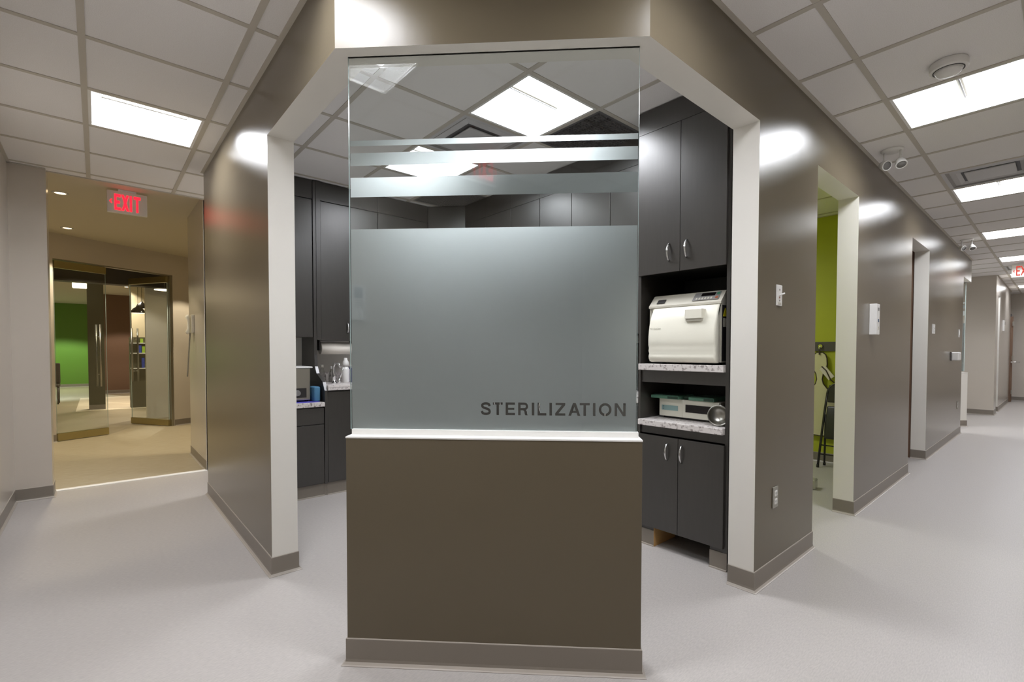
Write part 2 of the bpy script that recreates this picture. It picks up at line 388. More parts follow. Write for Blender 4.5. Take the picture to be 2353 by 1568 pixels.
# glass pane with film
def glass_corner(name, label, X, detail=True):
    g = thing(name, label, 'glass partition')
    mb = MB(); t0, t1, n0, n1, z0, z1 = .027, 1.160, .055, .065, .9205, HH
    mb.box((t0, n0, z0), (t1, n1, z1), 'edge', fm={'-y': 'glass', '+y': 'glass'}, xf=X); mb.build('glass_pane', g)
    for i, (a, b) in enumerate(((2.046, 2.068), (1.969, 2.019), (1.845, 1.922))):
        mb = MB(); vs = [X @ Vector(p) for p in ((t0 + .002, .067, a), (t1 - .002, .067, a), (t1 - .002, .067, b), (t0 + .002, .067, b))]
        mb.poly(vs, 'frost'); mb.build('frosted_band', g)
    if not detail:
        mb = MB(); mb.poly([X @ Vector(p) for p in ((t0, .067, z0), (t1, .067, z0), (t1, .067, 1.718), (t0, .067, 1.718))], 'frost'); mb.build('frosted_panel', g)
        return g
    polys = letter_polys()
    V = []; E_ = []
    for pl in polys:
        k = len(V); V += [Vector(p) for p in pl]; E_ += [(k + i, k + (i + 1) % len(pl)) for i in range(len(pl))]
    k = len(V); V += [Vector(p) for p in ((t0 + .002, z0), (t1 - .002, z0), (t1 - .002, 1.718), (t0 + .002, 1.718))]; E_ += [(k, k + 1), (k + 1, k + 2), (k + 2, k + 3), (k + 3, k)]
    vo, eo, fo, *_ = delaunay_2d_cdt(V, E_, [], 0, 1e-6)
    def inpoly(x, y, pl):
        r = False
        for i in range(len(pl)):
            x1, y1 = pl[i]; x2, y2 = pl[(i + 1) % len(pl)]
            if (y1 > y) != (y2 > y) and x < (x2 - x1) * (y - y1) / (y2 - y1) + x1: r = not r
        return r
    mb = MB(); VV = [mb.bm.verts.new(X @ Vector((v[0], .067, v[1]))) for v in vo]; kk = mb.mi('frost')
    for f in fo:
        cx = sum(vo[i][0] for i in f) / len(f); cz = sum(vo[i][1] for i in f) / len(f)
        if .97 < cz < 1.04 and any(inpoly(cx, cz, t) for t in polys): continue
        ff = mb.bm.faces.new([VV[i] for i in f]); ff.material_index = kk
    for v in [v for v in mb.bm.verts if not v.link_faces]: mb.bm.verts.remove(v)
    o = mb.build('frosted_panel', g); o['label'] = 'frosted film with STERILIZATION left clear in it'
    return g
XL = Matrix(((S, S, 0, 0), (-S, S, 0, c), (0, 0, 1, 0), (0, 0, 0, 1)))
glass_corner('glass_partition', 'frosted glass pane lettered STERILIZATION on the half wall', XL)
# baseboards
cove('baseboard_left', [(T, YL1 + .6), (T, YL1), (0, YL1), (0, YL2), (T, YL2)][::-1], label='grey cove base on the left taupe wall')
cove('baseboard_right', [(XR[0], T), (XR[0], 0), (XR[1], 0), (XR[1], T)], label='grey cove base beside the outlet on the taupe wall')
cove('baseboard_middle', [(XR[2], T), (XR[2], 0), (XR[3], 0), (XR[3], T)], label='grey cove base between the second and third openings')
cove('baseboard_far', [(XR[4], T), (XR[4], 0), (XR[5], 0), (XR[5], T)], label='grey cove base on the farthest taupe wall section')
# unseen sides that close the corridors
wall('wall_west', [((-1.36, -2.14, 0), (-1.22, 4.58, WT), {'+x': 'beige'})], 'beige corridor wall at the left edge')
wall('wall_south', [((-1.36, -2.14, 0), (17.2, -2.0, WT), {'+y': 'beige'})], 'beige corridor wall opposite the openings')
wall('wall_pier', [((-2.5, 4.58, 0), (-.998, 4.80, WT + .1), {'-y': 'beige', '+x': 'beige', '+y': 'cream'})], 'beige pier left of the lobby opening')
cove('baseboard_pier', [(-1.22, -2.0), (-1.22, 4.58), (-.998, 4.58), (-.998, 4.80)], label='dark cove base on the pier')
# sterilization room back walls
wall('wall_north', [((T, 3.70, 0), (2.6, YL2, WT), {})], 'white back wall behind the sink cabinets')
wall('wall_east', [((2.5, T, 0), (2.6, 3.70, WT), {'+x': 'green'})], 'wall behind the tall cabinet')
# cross passage and lobby
wall('wall_passage', [((.134, 4.80, 0), (3.1, 4.93, 2.82), {'-y': 'beige', '+y': 'cream'}), ((3.0, YL2, 0), (3.1, 4.8, WT), {}), ((2.6, 3.7, 0), (3.0, YL2, WT), {})], 'beige wall of the side passage before the lobby')
wall('wall_lobby', [((.130, 4.80, 0), (.25, 5.90, 2.82), {'-x': 'beige', '+y': 'cream', '-y': 'beige'})], 'beige lobby wall carrying the intercom handset')
cove('baseboard_lobby', [(.130, 5.9), (.130, 4.80)], label='brown cove base under the intercom handset')
wall('wall_lobby_sides', [((-2.6, 4.8, 0), (-2.5, 7.4, 2.82), {'+x': 'cream'}), ((3.1, 4.93, 0), (3.2, 10.5, 2.82), {'-x': 'cream'})], 'cream lobby side walls')
DA = Vector((-1.13, 7.95)); DT = Vector((.88492, .46575)); DN = Vector((-.46575, .88492))   # door wall frame
XD = Matrix(((DT.x, DN.x, 0, DA.x), (DT.y, DN.y, 0, DA.y), (0, 0, 1, 0), (0, 0, 0, 1)))
mb = MB()
for a, b in (((-1.55, 0, 0), (0, .14, 2.82)), ((1.555, 0, 0), (4.9, .14, 2.82)), ((0, 0, 2.48), (1.555, .14, 2.82))): mb.box(a, b, 'beige', xf=XD)
struct(mb.build('wall_entrance'), 'olive beige wall around the glass entrance doors')
def D(s, n, z=0): return XD @ Vector((s, n, z))
mb = MB()
cove('baseboard_entrance', [(D(s, 0).x, D(s, 0).y) for s in (1.555, 4.8)], label='grey cove base right of the glass doors')
cove('baseboard_entrance_left', [(D(s, 0).x, D(s, 0).y) for s in (-1.5, 0)], label='grey cove base left of the glass doors')
mb = MB(); mb.box((-2.6, 4.66, 2.82), (3.2, 10.9, 2.9), 'drywall'); mb.box((-1.0, 4.655, HC + .006), (3.1, 4.67, 2.82), 'drywall'); struct(mb.build('ceiling_lobby'), 'smooth tan drywall ceiling of the lobby')
mb = MB(); mb.box((-1.0, 4.636, HC - .004), (3.1, 4.6548, HC + .03), 'tee'); struct(mb.build('trim_lobby'), 'edge trim where the tiled ceiling meets the lobby ceiling')
# outer foyer
wall('wall_outer', [((-3.2, 7.3, 0), (-3.1, 21.5, 2.95), {'+x': 'cream'}), ((2.9, 10.3, 0), (3.0, 13.5, 2.95), {'-x': 'cream'})], 'side walls of the foyer beyond the glass doors')
mb = MB(); mb.box((-3.2, 8.9, 2.87), (3.2, 22, 2.97), 'drywall'); mb.box((-3.2, 7.3, 2.9), (0, 9.0, 2.97), 'drywall'); struct(mb.build('ceiling_outer'), 'pale ceiling of the foyer beyond the glass doors')
mb = MB(); mb.box((-3.1, 9.75, 2.385), (2.9, 10.0, 2.87), 'bulk'); struct(mb.build('trim_bulkhead'), 'dark bulkhead beam beyond the glass doors')
mb = MB(); mb.box((-3.1, 21.5, 0), (-.6, 21.6, 2.87), 'green2'); struct(mb.build('wall_green_far'), 'leaf green wall far beyond the glass doors')
cove('baseboard_green_far', [(-3.1, 21.5), (-.6, 21.5)], label='blue grey base of the far green wall')
mb = MB(); mb.box((-.6, 17.2, 0), (.3, 17.3, 2.87), 'brown'); struct(mb.build('wall_brown_far'), 'brown wall far beyond the glass doors')
cove('baseboard_brown_far', [(-.6, 17.2), (.3, 17.2)], label='dark base of the far brown wall')
mb = MB(); mb.box((-.08, 13.5, 0), (3.0, 13.6, 2.87), 'cream'); struct(mb.build('wall_cream_far'), 'pale yellow wall behind the reception shelf')
mb = MB(); mb.box((-.845, 12.4, .0), (-.583, 12.66, 2.87), 'darkpost'); struct(mb.build('wall_column'), 'dark square column beyond the glass doors')
cove('baseboard_column', [(-.845, 12.4), (-.583, 12.4)], label='base of the dark column')
mb = MB(); mb.box((-.03, 10.02, 0), (.34, 10.25, 2.4), 'white'); struct(mb.build('wall_pale_column'), 'pale grey column seen through the open glass leaf')
# ---------------------------------------------------------------- green x-ray room and the room after it
wall('wall_green', [((5.40, T, 0), (5.468, 2.4, WT), {'-x': 'green', '+x': 'brown'})], 'lime green wall behind the hanging apron')
wall('wall_green_back', [((2.6, 2.4, 0), (6.6, 2.5, WT), {'-y': 'green'})], 'back wall of the green room')
wall('wall_brown', [((6.42, T, 0), (6.5, 2.4, WT), {'-x': 'brown'})], 'brown side wall inside the third opening')
cove('baseboard_green', [(5.40, 2.4), (5.40, T)], label='grey cove base below the lime green wall')
# far end beyond the corridor
wall('wall_far_island', [((7.3, .9, 0), (12.45, 1.0, WT), {}), ((7.2, T, 0), (7.3, 1.0, WT), {})], 'back of the far glass corner room')
wall('wall_far_pier', [((12.45, -.14, 0), (12.93, .9, WT), {'-x': 'beige', '-y': 'beige', '+x': 'white'})], 'beige pier at the end of the corridor')
wall('wall_far_side', [((13.35, -.14, 0), (16.35, 0, WT), {'-y': 'beige'}), ((12.93, -.14, HH), (13.35, 0, WT), {'-y': 'beige'}), ((12.93, .8, 0), (16.4, .9, WT), {'-y': 'cream'})], 'beige wall past the far pier')
wall('wall_end', [((17.0, -2.0, 0), (17.1, .9, WT), {'-x': 'beige'})], 'beige end wall of the corridor')
cove('baseboard_far_pier', [(12.45, .9), (12.45, -.14), (12.93, -.14), (12.93, 0)], label='grey cove base of the far pier')
cove('baseboard_far_side', [(13.35, 0), (13.35, -.14), (16.3, -.14)], label='grey cove base past the far pier')
cove('baseboard_end', [(17.0, .9), (17.0, -2.0)], label='grey cove base of the end wall')
# far cut corner, mirrored
XF = Matrix(((S, -S, 0, 10.12), (S, S, 0, 0), (0, 0, 1, 0), (0, 0, 0, 1)))
mb = MB(); mb.box((.025, 0, 0), (1.17, T, .893), 'white', xf=XF); fw = struct(mb.build('wall_half_far'), 'pale half wall at the far glass corner')
mb = MB(); mb.box((.023, -.002, .893), (1.172, T + .002, .9), 'sill', xf=XF); mb.build('sill', fw)
cove('baseboard_half_far', [((XF @ Vector(p)).x, (XF @ Vector(p)).y) for p in ((.025, T, 0), (.025, 0, 0), (1.17, 0, 0))], label='grey base of the far half wall')
mb = MB(); mb.box((0, 0, HH), (1.19, T, WT), 'beige', xf=XF); struct(mb.build('wall_front_far'), 'beige header of the far glass corner')
glass_corner('glass_partition', 'narrow striped glass pane far down the corridor by the end pier', XF @ Matrix.Translation((0, 0, 0)), detail=False)
# far door, standing open against the end
dr = MB(); dr.box((16.35, -.19, .01), (16.39, .62, 2.13), 'doorwood', bev=.002); dro = struct(dr.build('door_1'), 'brown door edge at the end of the corridor')
dr = MB(); dr.box((16.42, -.155, 0), (16.5, -.10, 2.2), 'rail'); dr.build('door_frame', dro)
for z in (.25, 1.1, 1.95):
    dr = MB(); dr.box((16.30, -.205, z - .05), (16.34, -.18, z + .05), 'steel'); dr.build('hinge', dro)
dr = MB(); dr.cyl((16.33, -.19, 1.0), (16.27, -.19, 1.0), .025, .025, 'chrome'); dr.tube([(16.28, -.19, 1.0), (16.28, -.22, 1.0), (16.28, -.33, 1.0)], .011, 'chrome'); dr.build('door_handle', dro)['label'] = 'chrome lever handle'
# ---------------------------------------------------------------- ceiling
ceil = bpy.data.objects.new('ceiling', None); C.objects.link(ceil); struct(ceil, 'suspended ceiling of square fibre tiles in a tee grid')
GX, GY, G = .467, -.29, .6
special = set()
def cell(x, y): return (round((x - GX) / G), round((y - GY) / G))
lights = [(-.733, .31), (-.733, 2.71), (.467, -.89), (2.867, -.89), (5.267, -.89), (7.667, -.89), (10.067, -.89), (12.467, -.89), (14.867, -.89), (8.867, .31), (1.067, .91), (1.067, 2.11), (3.467, 1.51), (1.067, 3.91)]
diffs = [(1.067, 1.51), (4.667, -.89), (11.267, -.89)]
grilles = [(1.667, .91), (1.667, 2.71)]
for p in lights + diffs + grilles: special.add(cell(*p))
mb = MB(); mb.box((.006, .006, 0), (.594, .594, .016), 'tile', bev=.002, seg=1); t0 = mb.build('ceiling_tile', ceil)
tile_me = t0.data; first = True
cells = set()
for i in range(-4, 28):
    for j in range(-4, 9):
        x, y = GX + i * G, GY + j * G
        zone = (y < 0) or (x < 0 and y < 4.6) or (x < 2.6 and y < 4.6) or (x < 3.1 and 3.6 < y < 4.6) or (2.3 < x < 6.4 and y < 2.3) or (6.4 <= x < 17 and y < 1.0)
        if zone and y > -2.5 and x > -1.9: cells.add((i, j))
for (i, j) in sorted(cells):
    if (i, j) in special: continue
    if first: o = t0; first = False
    else: o = t0.copy(); C.objects.link(o)
    o.parent = ceil; o.location = (GX + i * G, GY + j * G, HC + .004)
    if j == 8: o.scale = (1, .128 / .6, 1)   # cut tiles along the lobby edge
# trim cells whose tile would stick past the lobby line are shortened by the header above
mb = MB(); mb.box((0, -.012, 0), (.6, .012, .0045), 'tee'); e0 = mb.build('grid_tee', ceil)
mb = MB(); mb.box((-.012, 0, -.0006), (.012, .6, .0040), 'tee'); e1 = mb.build('grid_tee', ceil)
me0, me1 = e0.data, e1.data; bpy.data.objects.remove(e0); bpy.data.objects.remove(e1)
# main tees are long bars; cross tees are short: build each run as one bar
def runs(keys):
    keys = sorted(keys); out = []
    for k in keys:
        if out and k == out[-1][1]: out[-1][1] = k + 1
        else: out.append([k, k + 1])
    return out
for j in range(-4, 9):
    ks = {i for (i, jj) in cells if jj == j or jj == j - 1}
    for a, b in runs(ks):
        mb = MB(); y = GY + j * G; mb.box((GX + a * G, y - .014, HC), (GX + b * G, y + .014, HC + .0045), 'tee'); mb.build('grid_tee', ceil)
for i in range(-4, 29):
    ks = {j for (ii, j) in cells if ii == i or ii == i - 1}
    for a, b in runs(ks):
        mb = MB(); x = GX + i * G; mb.box((x - .014, GY + a * G, HC - .0006), (x + .014, min(GY + b * G, 4.637), HC + .004), 'tee'); mb.build('grid_tee', ceil)
# wall angle mouldings
mb = MB()
for a, b in (((c + .01, -.022, HC - .0015), (10.1, 0, HC + .003)), ((-.022, c + .01, HC - .0015), (0, YL2, HC + .003)), ((-1.22, -2, HC - .0015), (-1.2, 4.58, HC + .003)), ((-1.22, 4.56, HC - .0015), (-1.0, 4.58, HC + .003)), ((T, T, HC - .002), (T + .02, 3.7, HC + .003)), ((12.43, -.14, HC - .0015), (12.45, .9, HC + .003)), ((12.45, -.16, HC - .0015), (16.3, -.14, HC + .003)), ((16.98, -2, HC - .0015), (17, .9, HC + .003)), ((5.38, T, HC - .0015), (5.4, 2.4, HC + .003))): mb.box(a, b, 'tee')
struct(mb.build('trim_ceiling'), 'painted wall angle around the tiled ceiling')
# plenum cover so nothing shows above
mb = MB(); mb.box((-1.5, -2.2, HC + .13), (17.2, 4.65, HC + .16), 'lamdark'); struct(mb.build('ceiling_slab'), 'slab above the tiles')
# ---------------------------------------------------------------- troffers
def troffer():
    t = thing('ceiling_light', '', 'light', (0, 0, HC), group='square recessed ceiling lights')
    mb = MB()
    for a, b in (((0.012, 0.012, .001), (.588, .03, .012)), ((.012, .57, .001), (.588, .588, .012)), ((.012, .03, .001), (.03, .57, .012)), ((.57, .03, .001), (.588, .57, .012))): mb.box(a, b, 'whiteplastic')
    mb.box((.012, .012, .120), (.588, .588, .125), 'whiteplastic')
    for a, b in (((0.012, 0.012, .012), (.588, .016, .12)), ((.012, .584, .012), (.588, .588, .12)), ((.012, .012, .012), (.016, .588, .12)), ((.584, .012, .012), (.588, .588, .12))): mb.box(a, b, 'whiteplastic')
    mb.build('housing', t)
    D_ = .118
    for sgn in (0, 1):
        mb = MB(); k = mb.mi('lens'); rows = []
        for i in range(7):
            u = i / 6; y = .062 + u * .222; z = D_ - .012 * math.sin(u * math.pi)
            if sgn: y = .6 - y
            rows.append([mb.bm.verts.new((x, y, z)) for x in (.075, .525)])
        for A, B in zip(rows, rows[1:]):
            f = mb.bm.faces.new((A[0], A[1], B[1], B[0])); f.material_index = k; f.smooth = True
        mb.build('lens', t)
    for k in range(2):
        mb = MB()
        q = [(.03, .03, .010), (.03, .57, .010), (.075, .538, D_ + .001), (.075, .062, D_ + .001)]
        if k: q = [(.6 - p[0], p[1], p[2]) for p in q]
        mb.poly(q, 'reflector'); mb.build('end_reflector', t)
        mb = MB(); q = [(.03, .03, .010), (.57, .03, .010), (.525, .062, D_ + .001), (.075, .062, D_ + .001)]
        if k: q = [(p[0], .6 - p[1], p[2]) for p in q]
        mb.poly(q, 'reflector'); mb.build('side_reflector', t)
    mb = MB(); mb.box((.075, .284, .088), (.525, .316, D_), 'plasticgrey', bev=.004); mb.box((.078, .296, .080), (.522, .304, .0885), 'greyplastic'); mb.build('center_bar', t)
    return t
t0 = troffer()
lab = ['square ceiling light above the cut corner, just outside the glass', 'square ceiling light over the left corridor towards the exit sign', 'square ceiling light over the right corridor, nearest the corner', 'large bright square ceiling light beside the smoke detector',
       'second corridor light, directly after the air diffuser', 'third light from the right along the taupe wall, before the exit sign', 'fourth corridor light, just before the white exit sign', 'corridor light just past the white exit sign', 'last corridor light before the end wall', 'unseen ceiling light added to brighten the far glass corner room',  # last entry is an added fill light for the otherwise dark far room
       'bright ceiling light seen through the clear top of the glass', 'ceiling light cut by the frosted stripes of the glass', 'ceiling light added out of view to light the lime green room', 'unseen ceiling light added to brighten the side passage before the lobby']  # green room and passage lights are unseen, added to light those spaces
for i, (p, l) in enumerate(zip(lights, lab)):
    if i == 0: t0.location = (p[0], p[1], HC); t0['label'] = l
    else: dup(t0, (p[0], p[1], HC), l)
# diffusers
def diffuser():
    t = thing('air_diffuser', '', 'vent', group='square plaque air diffusers')
    mb = MB()
    def ring(a, b, za, zb, m):
        P = lambda d, z: [(d, d, z), (.6 - d, d, z), (.6 - d, .6 - d, z), (d, .6 - d, z)]
        A, B = P(a, za), P(b, zb)
        for i in range(4): j = (i + 1) % 4; mb.poly([A[i], A[j], B[j], B[i]], m)
    ring(.012, .04, .001, .001, 'diff'); ring(.04, .06, .001, .012, 'greyplastic'); ring(.06, .10, .012, .003, 'diff'); ring(.10, .125, .003, .022, 'diff'); ring(.125, .16, .022, .022, 'grille')
    mb.poly([(.012, .012, .07), (.588, .012, .07), (.588, .588, .07), (.012, .588, .07)], 'grille'); mb.build('frame', t)
    mb = MB(); mb.box((.148, .148, .001), (.452, .452, .015), 'diff', bev=.0065, seg=3); mb.box((.29, .29, .015), (.31, .31, .069), 'greyplastic'); mb.build('plaque', t)
    return t
d0 = diffuser()
for i, (p, l) in enumerate(zip(diffs, ['grey plaque air diffuser behind the glass, next to the bright light', 'plaque air diffuser in the corridor ceiling beside a light', 'plaque air diffuser below the far white exit sign'])):
    if i == 0: d0.location = (*p, HC); d0['label'] = l
    else: dup(d0, (*p, HC), l)
def grille(loc, label, dark, sz=.55):
    t = thing('return_grille', label, 'vent', loc); mb = MB()
    for a, b in (((.012, .012, .001), (.588, .036, .010)), ((.012, .564, .001), (.588, .588, .010)), ((.012, .036, .001), (.036, .564, .010)), ((.564, .036, .001), (.588, .564, .010))): mb.box(a, b, dark)
    mb.box((.012, .012, .04), (.588, .588, .044), 'black'); mb.build('frame', t)
    mb = MB()
    for k in range(1, 22):
        y = .036 + k * .024; mb.box((.036, y - .001, .003), (.564, y + .001, .022), dark); mb.box((y - .001, .036, .004), (y + .001, .564, .0215), dark)
    o = mb.build('eggcrate_core', t); o['kind'] = 'stuff'
grille((1.667, .91, HC), 'dark egg crate return grille behind the glass, beside the cabinets', 'grille')
grille((1.667, 2.71, HC), 'small looking grey grille in the far corner of the sterilization ceiling', 'greyplastic')
# ---------------------------------------------------------------- ceiling devices
sd = thing('smoke_detector', 'round white smoke detector above the large corridor light', 'detector', (2.655, -.60, HC))
mb = MB(); mb.lathe([(0, 0.004), (.075, .004), (.080, -.004), (.080, -.034), (.076, -.038), (.0, -.038)], 'whiteplastic'); mb.build('base', sd)
mb = MB(); mb.lathe([(.0, -.036), (.056, -.036), (.054, -.048), (.046, -.058), (.02, -.062), (0, -.062)], 'whiteplastic'); mb.build('sensor_cap', sd)
mb = MB(); mb.lathe([(.0655, -.036), (.0655, -.0395), (.0600, -.0395), (.0600, -.036)], 'darkplastic'); mb.build('sensor_slot', sd)
def emergency(loc, label):
    t = thing('emergency_light', label, 'light', loc, group='twin head emergency lights')
    mb = MB(); mb.lathe([(0, .004), (.070, .004), (.070, -.004), (.060, -.010), (0, -.010)], 'whiteplastic'); mb.build('mounting_plate', t)
    for sx, dirv in ((-.05, Vector((-.45, -.25, -.75))), (.05, Vector((-.6, -.75, -.42)))):
        h = Vector((0, sx, -.085)); d = dirv.normalized()
        mb = MB(); mb.tube([(0, sx, -.006), (0, sx, -.075), (d.x * .0, sx, -.095)], .0065, 'whiteplastic')
        mb.build('stem', t)
        ax = d.to_track_quat('Z', 'Y').to_matrix().to_4x4()
        mb = MB(); mb.lathe([(0, -.036), (.014, -.033), (.026, -.02), (.034, .008), (.037, .032), (.037, .037), (.031, .037), (.029, .030), (.0, .027)], 'whiteplastic', c=h - Vector((0, 0, .012)), ax=ax, n=20)
        hd = mb.build('lamp_head', t)
        mb = MB(); mb.lathe([(0, .028), (.028, .031), (.0285, .035), (0, .032)], 'greyplastic', c=h - Vector((0, 0, .012)), ax=ax, n=20); mb.build('lens', hd)
    return t
emergency((3.78, -.15, HC), 'white twin head emergency light under the ceiling past the smoke detector')
emergency((8.07, -.14, HC), 'small distant twin head emergency light near the far corridor lights')
# ---------------------------------------------------------------- exit signs
def exit_sign(loc, rz, label, red, w=.31, h=.205, housing='signwhite', bold=.02):
    t = thing('exit_sign', label, 'sign', loc, rz)    # local: face towards -y, text along +x, origin top centre
    mb = MB(); mb.box((-w / 2, -.022, -h - .02), (w / 2, .022, -.02), housing, bev=.004); mb.build('housing', t)
    mb = MB(); mb.box((-.07, -.02, -.0205), (.07, .02, 0), 'whiteplastic', bev=.002); mb.build('canopy', t)
    b_ = bold; cw = w * .66 / 3.05; chh = h * .74; ox = -w * .32; oz = -h * .88 - .02
    LL = {'E': [(0, [(0, 0), (b_, 0), (b_, 1), (0, 1)]), (0, [(b_, 1 - b_ * .75), (.72, 1 - b_ * .75), (.72, 1), (b_, 1)]), (0, [(b_, .5 - b_ * .37), (.62, .5 - b_ * .37), (.62, .5 + b_ * .37), (b_, .5 + b_ * .37)]), (0, [(b_, 0), (.72, 0), (.72, b_ * .75), (b_, b_ * .75)])],
          'X': [(.80, [(0, 0), (b_ * 1.15, 0), (.85, 1), (.85 - b_ * 1.15, 1)]), (.80, [(0, 1), (b_ * 1.15, 1), (.85, 0), (.85 - b_ * 1.15, 0)])],
          'I': [(1.76, [(0, 0), (b_, 0), (b_, 1), (0, 1)])], 'T': [(2.2, [(0, 1 - b_ * .75), (.80, 1 - b_ * .75), (.80, 1), (0, 1)]), (2.2, [(.4 - b_ / 2, 0), (.4 + b_ / 2, 0), (.4 + b_ / 2, 1 - b_ * .75), (.4 - b_ / 2, 1 - b_ * .75)])]}
    for ch_ in 'EXIT':
        mb = MB()
        for i_, (xo, pl) in enumerate(LL[ch_]): mb.prism([(ox + (xo + px) * cw, oz + pz * chh) for px, pz in pl], 'y', -.0240 - .0002 * i_, -.0221, red)
        mb.build('letter', t)
    mb = MB(); y = -.0235; x = -w * .445; z = -h * .50 - .02
    mb.prism([(x + .016, z + .022), (x, z), (x + .016, z - .022), (x + .023, z - .017), (x + .011, z), (x + .023, z + .017)], 'y', y, -.0222, red); mb.build('arrow', t)
    return t
exit_sign((-.452, 5.15, 2.82), 0, 'glowing red EXIT sign hanging from the lobby ceiling', 'exitred', h=.21, bold=.235)
exit_sign((11.0, -.57, HC), -math.pi / 2, 'white EXIT sign with thin red letters at the right edge', 'exitred2', h=.215, bold=.17)
exit_sign((-1.0, -.58, HC), math.pi / 2, 'EXIT sign behind the camera whose red letters reflect in the glass', 'exitred', bold=.24)
# ---------------------------------------------------------------- wall devices on the right wall (y=0), built facing -y
def plate(mb, w, h, m, d=.006, bev=.002): mb.box((-w / 2, -d, -h / 2), (w / 2, 0, h / 2), m, bev=bev)
fc = thing('fan_control', 'narrow white switch plate with a small lever, above the wall outlet', 'switch', (2.07, 0, 1.538))
mb = MB(); plate(mb, .072, .112, 'whiteplastic'); mb.build('wall_plate', fc)
mb = MB(); mb.tube([(0, -.004, .0), (.004, -.02, .006), (.014, -.026, .010)], [.005, .0045, .004], 'whiteplastic'); mb.build('lever', fc)
for z, m in ((.030, 'greyplastic'), (-.012, 'orangebtn'), (-.028, 'greyplastic')):
    mb = MB(); mb.cyl((0, -.0055, z), (0, -.0075, z), .005, .005, m, n=10); mb.build('indicator', fc)
mb = MB(); mb.box((-.02, -.0075, -.048), (.02, -.0055, -.038), 'plasticgrey', bev=.0008); mb.build('slider', fc)
def outlet(loc, label, rz=0):
    t = thing('wall_outlet', label, 'outlet', loc, rz, group='duplex wall outlets')
    mb = MB(); plate(mb, .07, .114, 'steel'); mb.build('wall_plate', t)
    for z in (.022, -.022):
        mb = MB(); mb.box((-.017, -.009, z - .015), (.017, -.0055, z + .015), 'whiteplastic', bev=.003); r = mb.build('receptacle', t)
        mb = MB(); mb.box((-.008, -.0096, z - .004), (-.005, -.0088, z + .006), 'darkplastic'); mb.box((.005, -.0096, z - .004), (.008, -.0088, z + .006), 'darkplastic'); mb.cyl((0, -.0096, z - .009), (0, -.0088, z - .009), .0025, .0025, 'darkplastic', n=8); mb.build('slots', r)
outlet((2.058, 0, .442), 'steel plated wall outlet low on the nearest taupe wall section')
outlet((8.85, 0, .455), 'tiny distant wall outlet low on the farthest taupe section')
pb = thing('wall_control_box', 'tall white control box with three buttons beside the green room opening', 'control box', (3.955, 0, 1.494))
mb = MB(); mb.box((-.07, -.048, -.122), (.07, 0, .122), 'whiteplastic', bev=.004); mb.build('housing', pb)
for z, m in ((.08, 'greyplastic'), (-.01, 'bluelabel'), (-.07, 'plasticgrey')):
    mb = MB(); mb.box((-.01, -.051, z - .012), (.025, -.0475, z + .012), m, bev=.001); mb.build('button', pb)
pb.scale = (.72, 1, 1)
def small_switch(loc, label, w=.07):
    t = thing('light_switch', label, 'switch', loc, group='white light switches')
    mb = MB(); plate(mb, w, .115, 'whiteplastic'); mb.build('wall_plate', t)
    mb = MB(); mb.box((-.012, -.010, -.025), (.012, -.0055, .025), 'whiteplastic', bev=.002); mb.build('rocker', t)
    mb = MB(); mb.box((-.004, -.0125, .002), (.004, -.0095, .012), 'greyplastic'); mb.build('toggle', t)
small_switch((6.75, 0, 1.51), 'distant white light switch right of the third opening', .15)
small_switch((8.85, 0, 1.515), 'farthest light switch, near the end of the taupe wall')
cr = thing('card_dispenser', 'small white box with a dark side mounted far down the taupe wall', 'dispenser', (8.22, 0, 1.18))
mb = MB(); mb.box((-.15, -.01, -.06), (.13, 0, .06), 'rail'); mb.build('back_plate', cr)
mb = MB(); mb.box((-.11, -.085, -.058), (.11, -.008, .058), 'whiteplastic', bev=.012); mb.build('cover', cr)
th = thing('thermostat', 'white thermostat on the beige wall past the far pier', 'thermostat', (14.15, -.14, 1.82))
mb = MB(); plate(mb, .16, .24, 'whiteplastic', d=.03, bev=.006); mb.build('housing', th)
mb = MB(); mb.box((-.05, -.032, .02), (.05, -.0295, .08), 'greyplastic'); mb.build('display', th)
# keypad on the west wall, seen only as a reflection
kp = thing('wall_keypad', 'white keypad with a display on the left corridor wall, reflected in the glass', 'keypad', (-1.22, .30, 1.562), math.pi / 2)
mb = MB(); mb.box((-.055, -.03, -.12), (.055, 0, .12), 'whiteplastic', bev=.006); mb.build('housing', kp)
mb = MB(); mb.box((-.028, -.032, .03), (.028, -.0295, .10), 'bluelabel'); mb.build('display', kp)
for r in range(4):
    for k in range(3):
        mb = MB(); x = -.02 + k * .02; z = .012 - r * .015; mb.box((x - .006, -.033, z - .004), (x + .006, -.0295, z + .004), 'greyplastic', bev=.001); mb.build('key', kp)
# ---------------------------------------------------------------- tall cabinet on the right
X0 = 1.925; YA, YB = .196, .790
def handle(mb, p, up, out, L_=.1, r=.0048):
    p = Vector(p); up = Vector(up); out = Vector(out); pts = []; rs = []
    for k in range(13):
        u = k / 12; pts.append(p + up * (u - .5) * L_ + out * (.026 * math.sin(math.pi * u) ** .6)); rs.append(r * (1 + .5 * (1 - abs(2 * u - 1))))
    mb.tube(pts, rs, 'chrome', n=8)
tc = thing('tall_cabinet', 'tall charcoal cabinet with open shelves beside the white door jamb', 'cabinet')
mb = MB()
mb.box((X0, YA, .0), (2.50, YA + .02, WT - .008), 'lam'); mb.box((X0, YB - .016, .0), (2.50, YB, WT - .008), 'lam'); mb.box((2.46, YA + .02, .12), (2.50, YB - .016, 2.7), 'lamdark')
mb.box((X0, YA + .02, 2.60), (2.46, YB - .016, WT - .008), 'lam'); mb.box((X0 + .004, YA + .02, 1.735), (2.46, YB - .016, 1.75), 'lamdark')
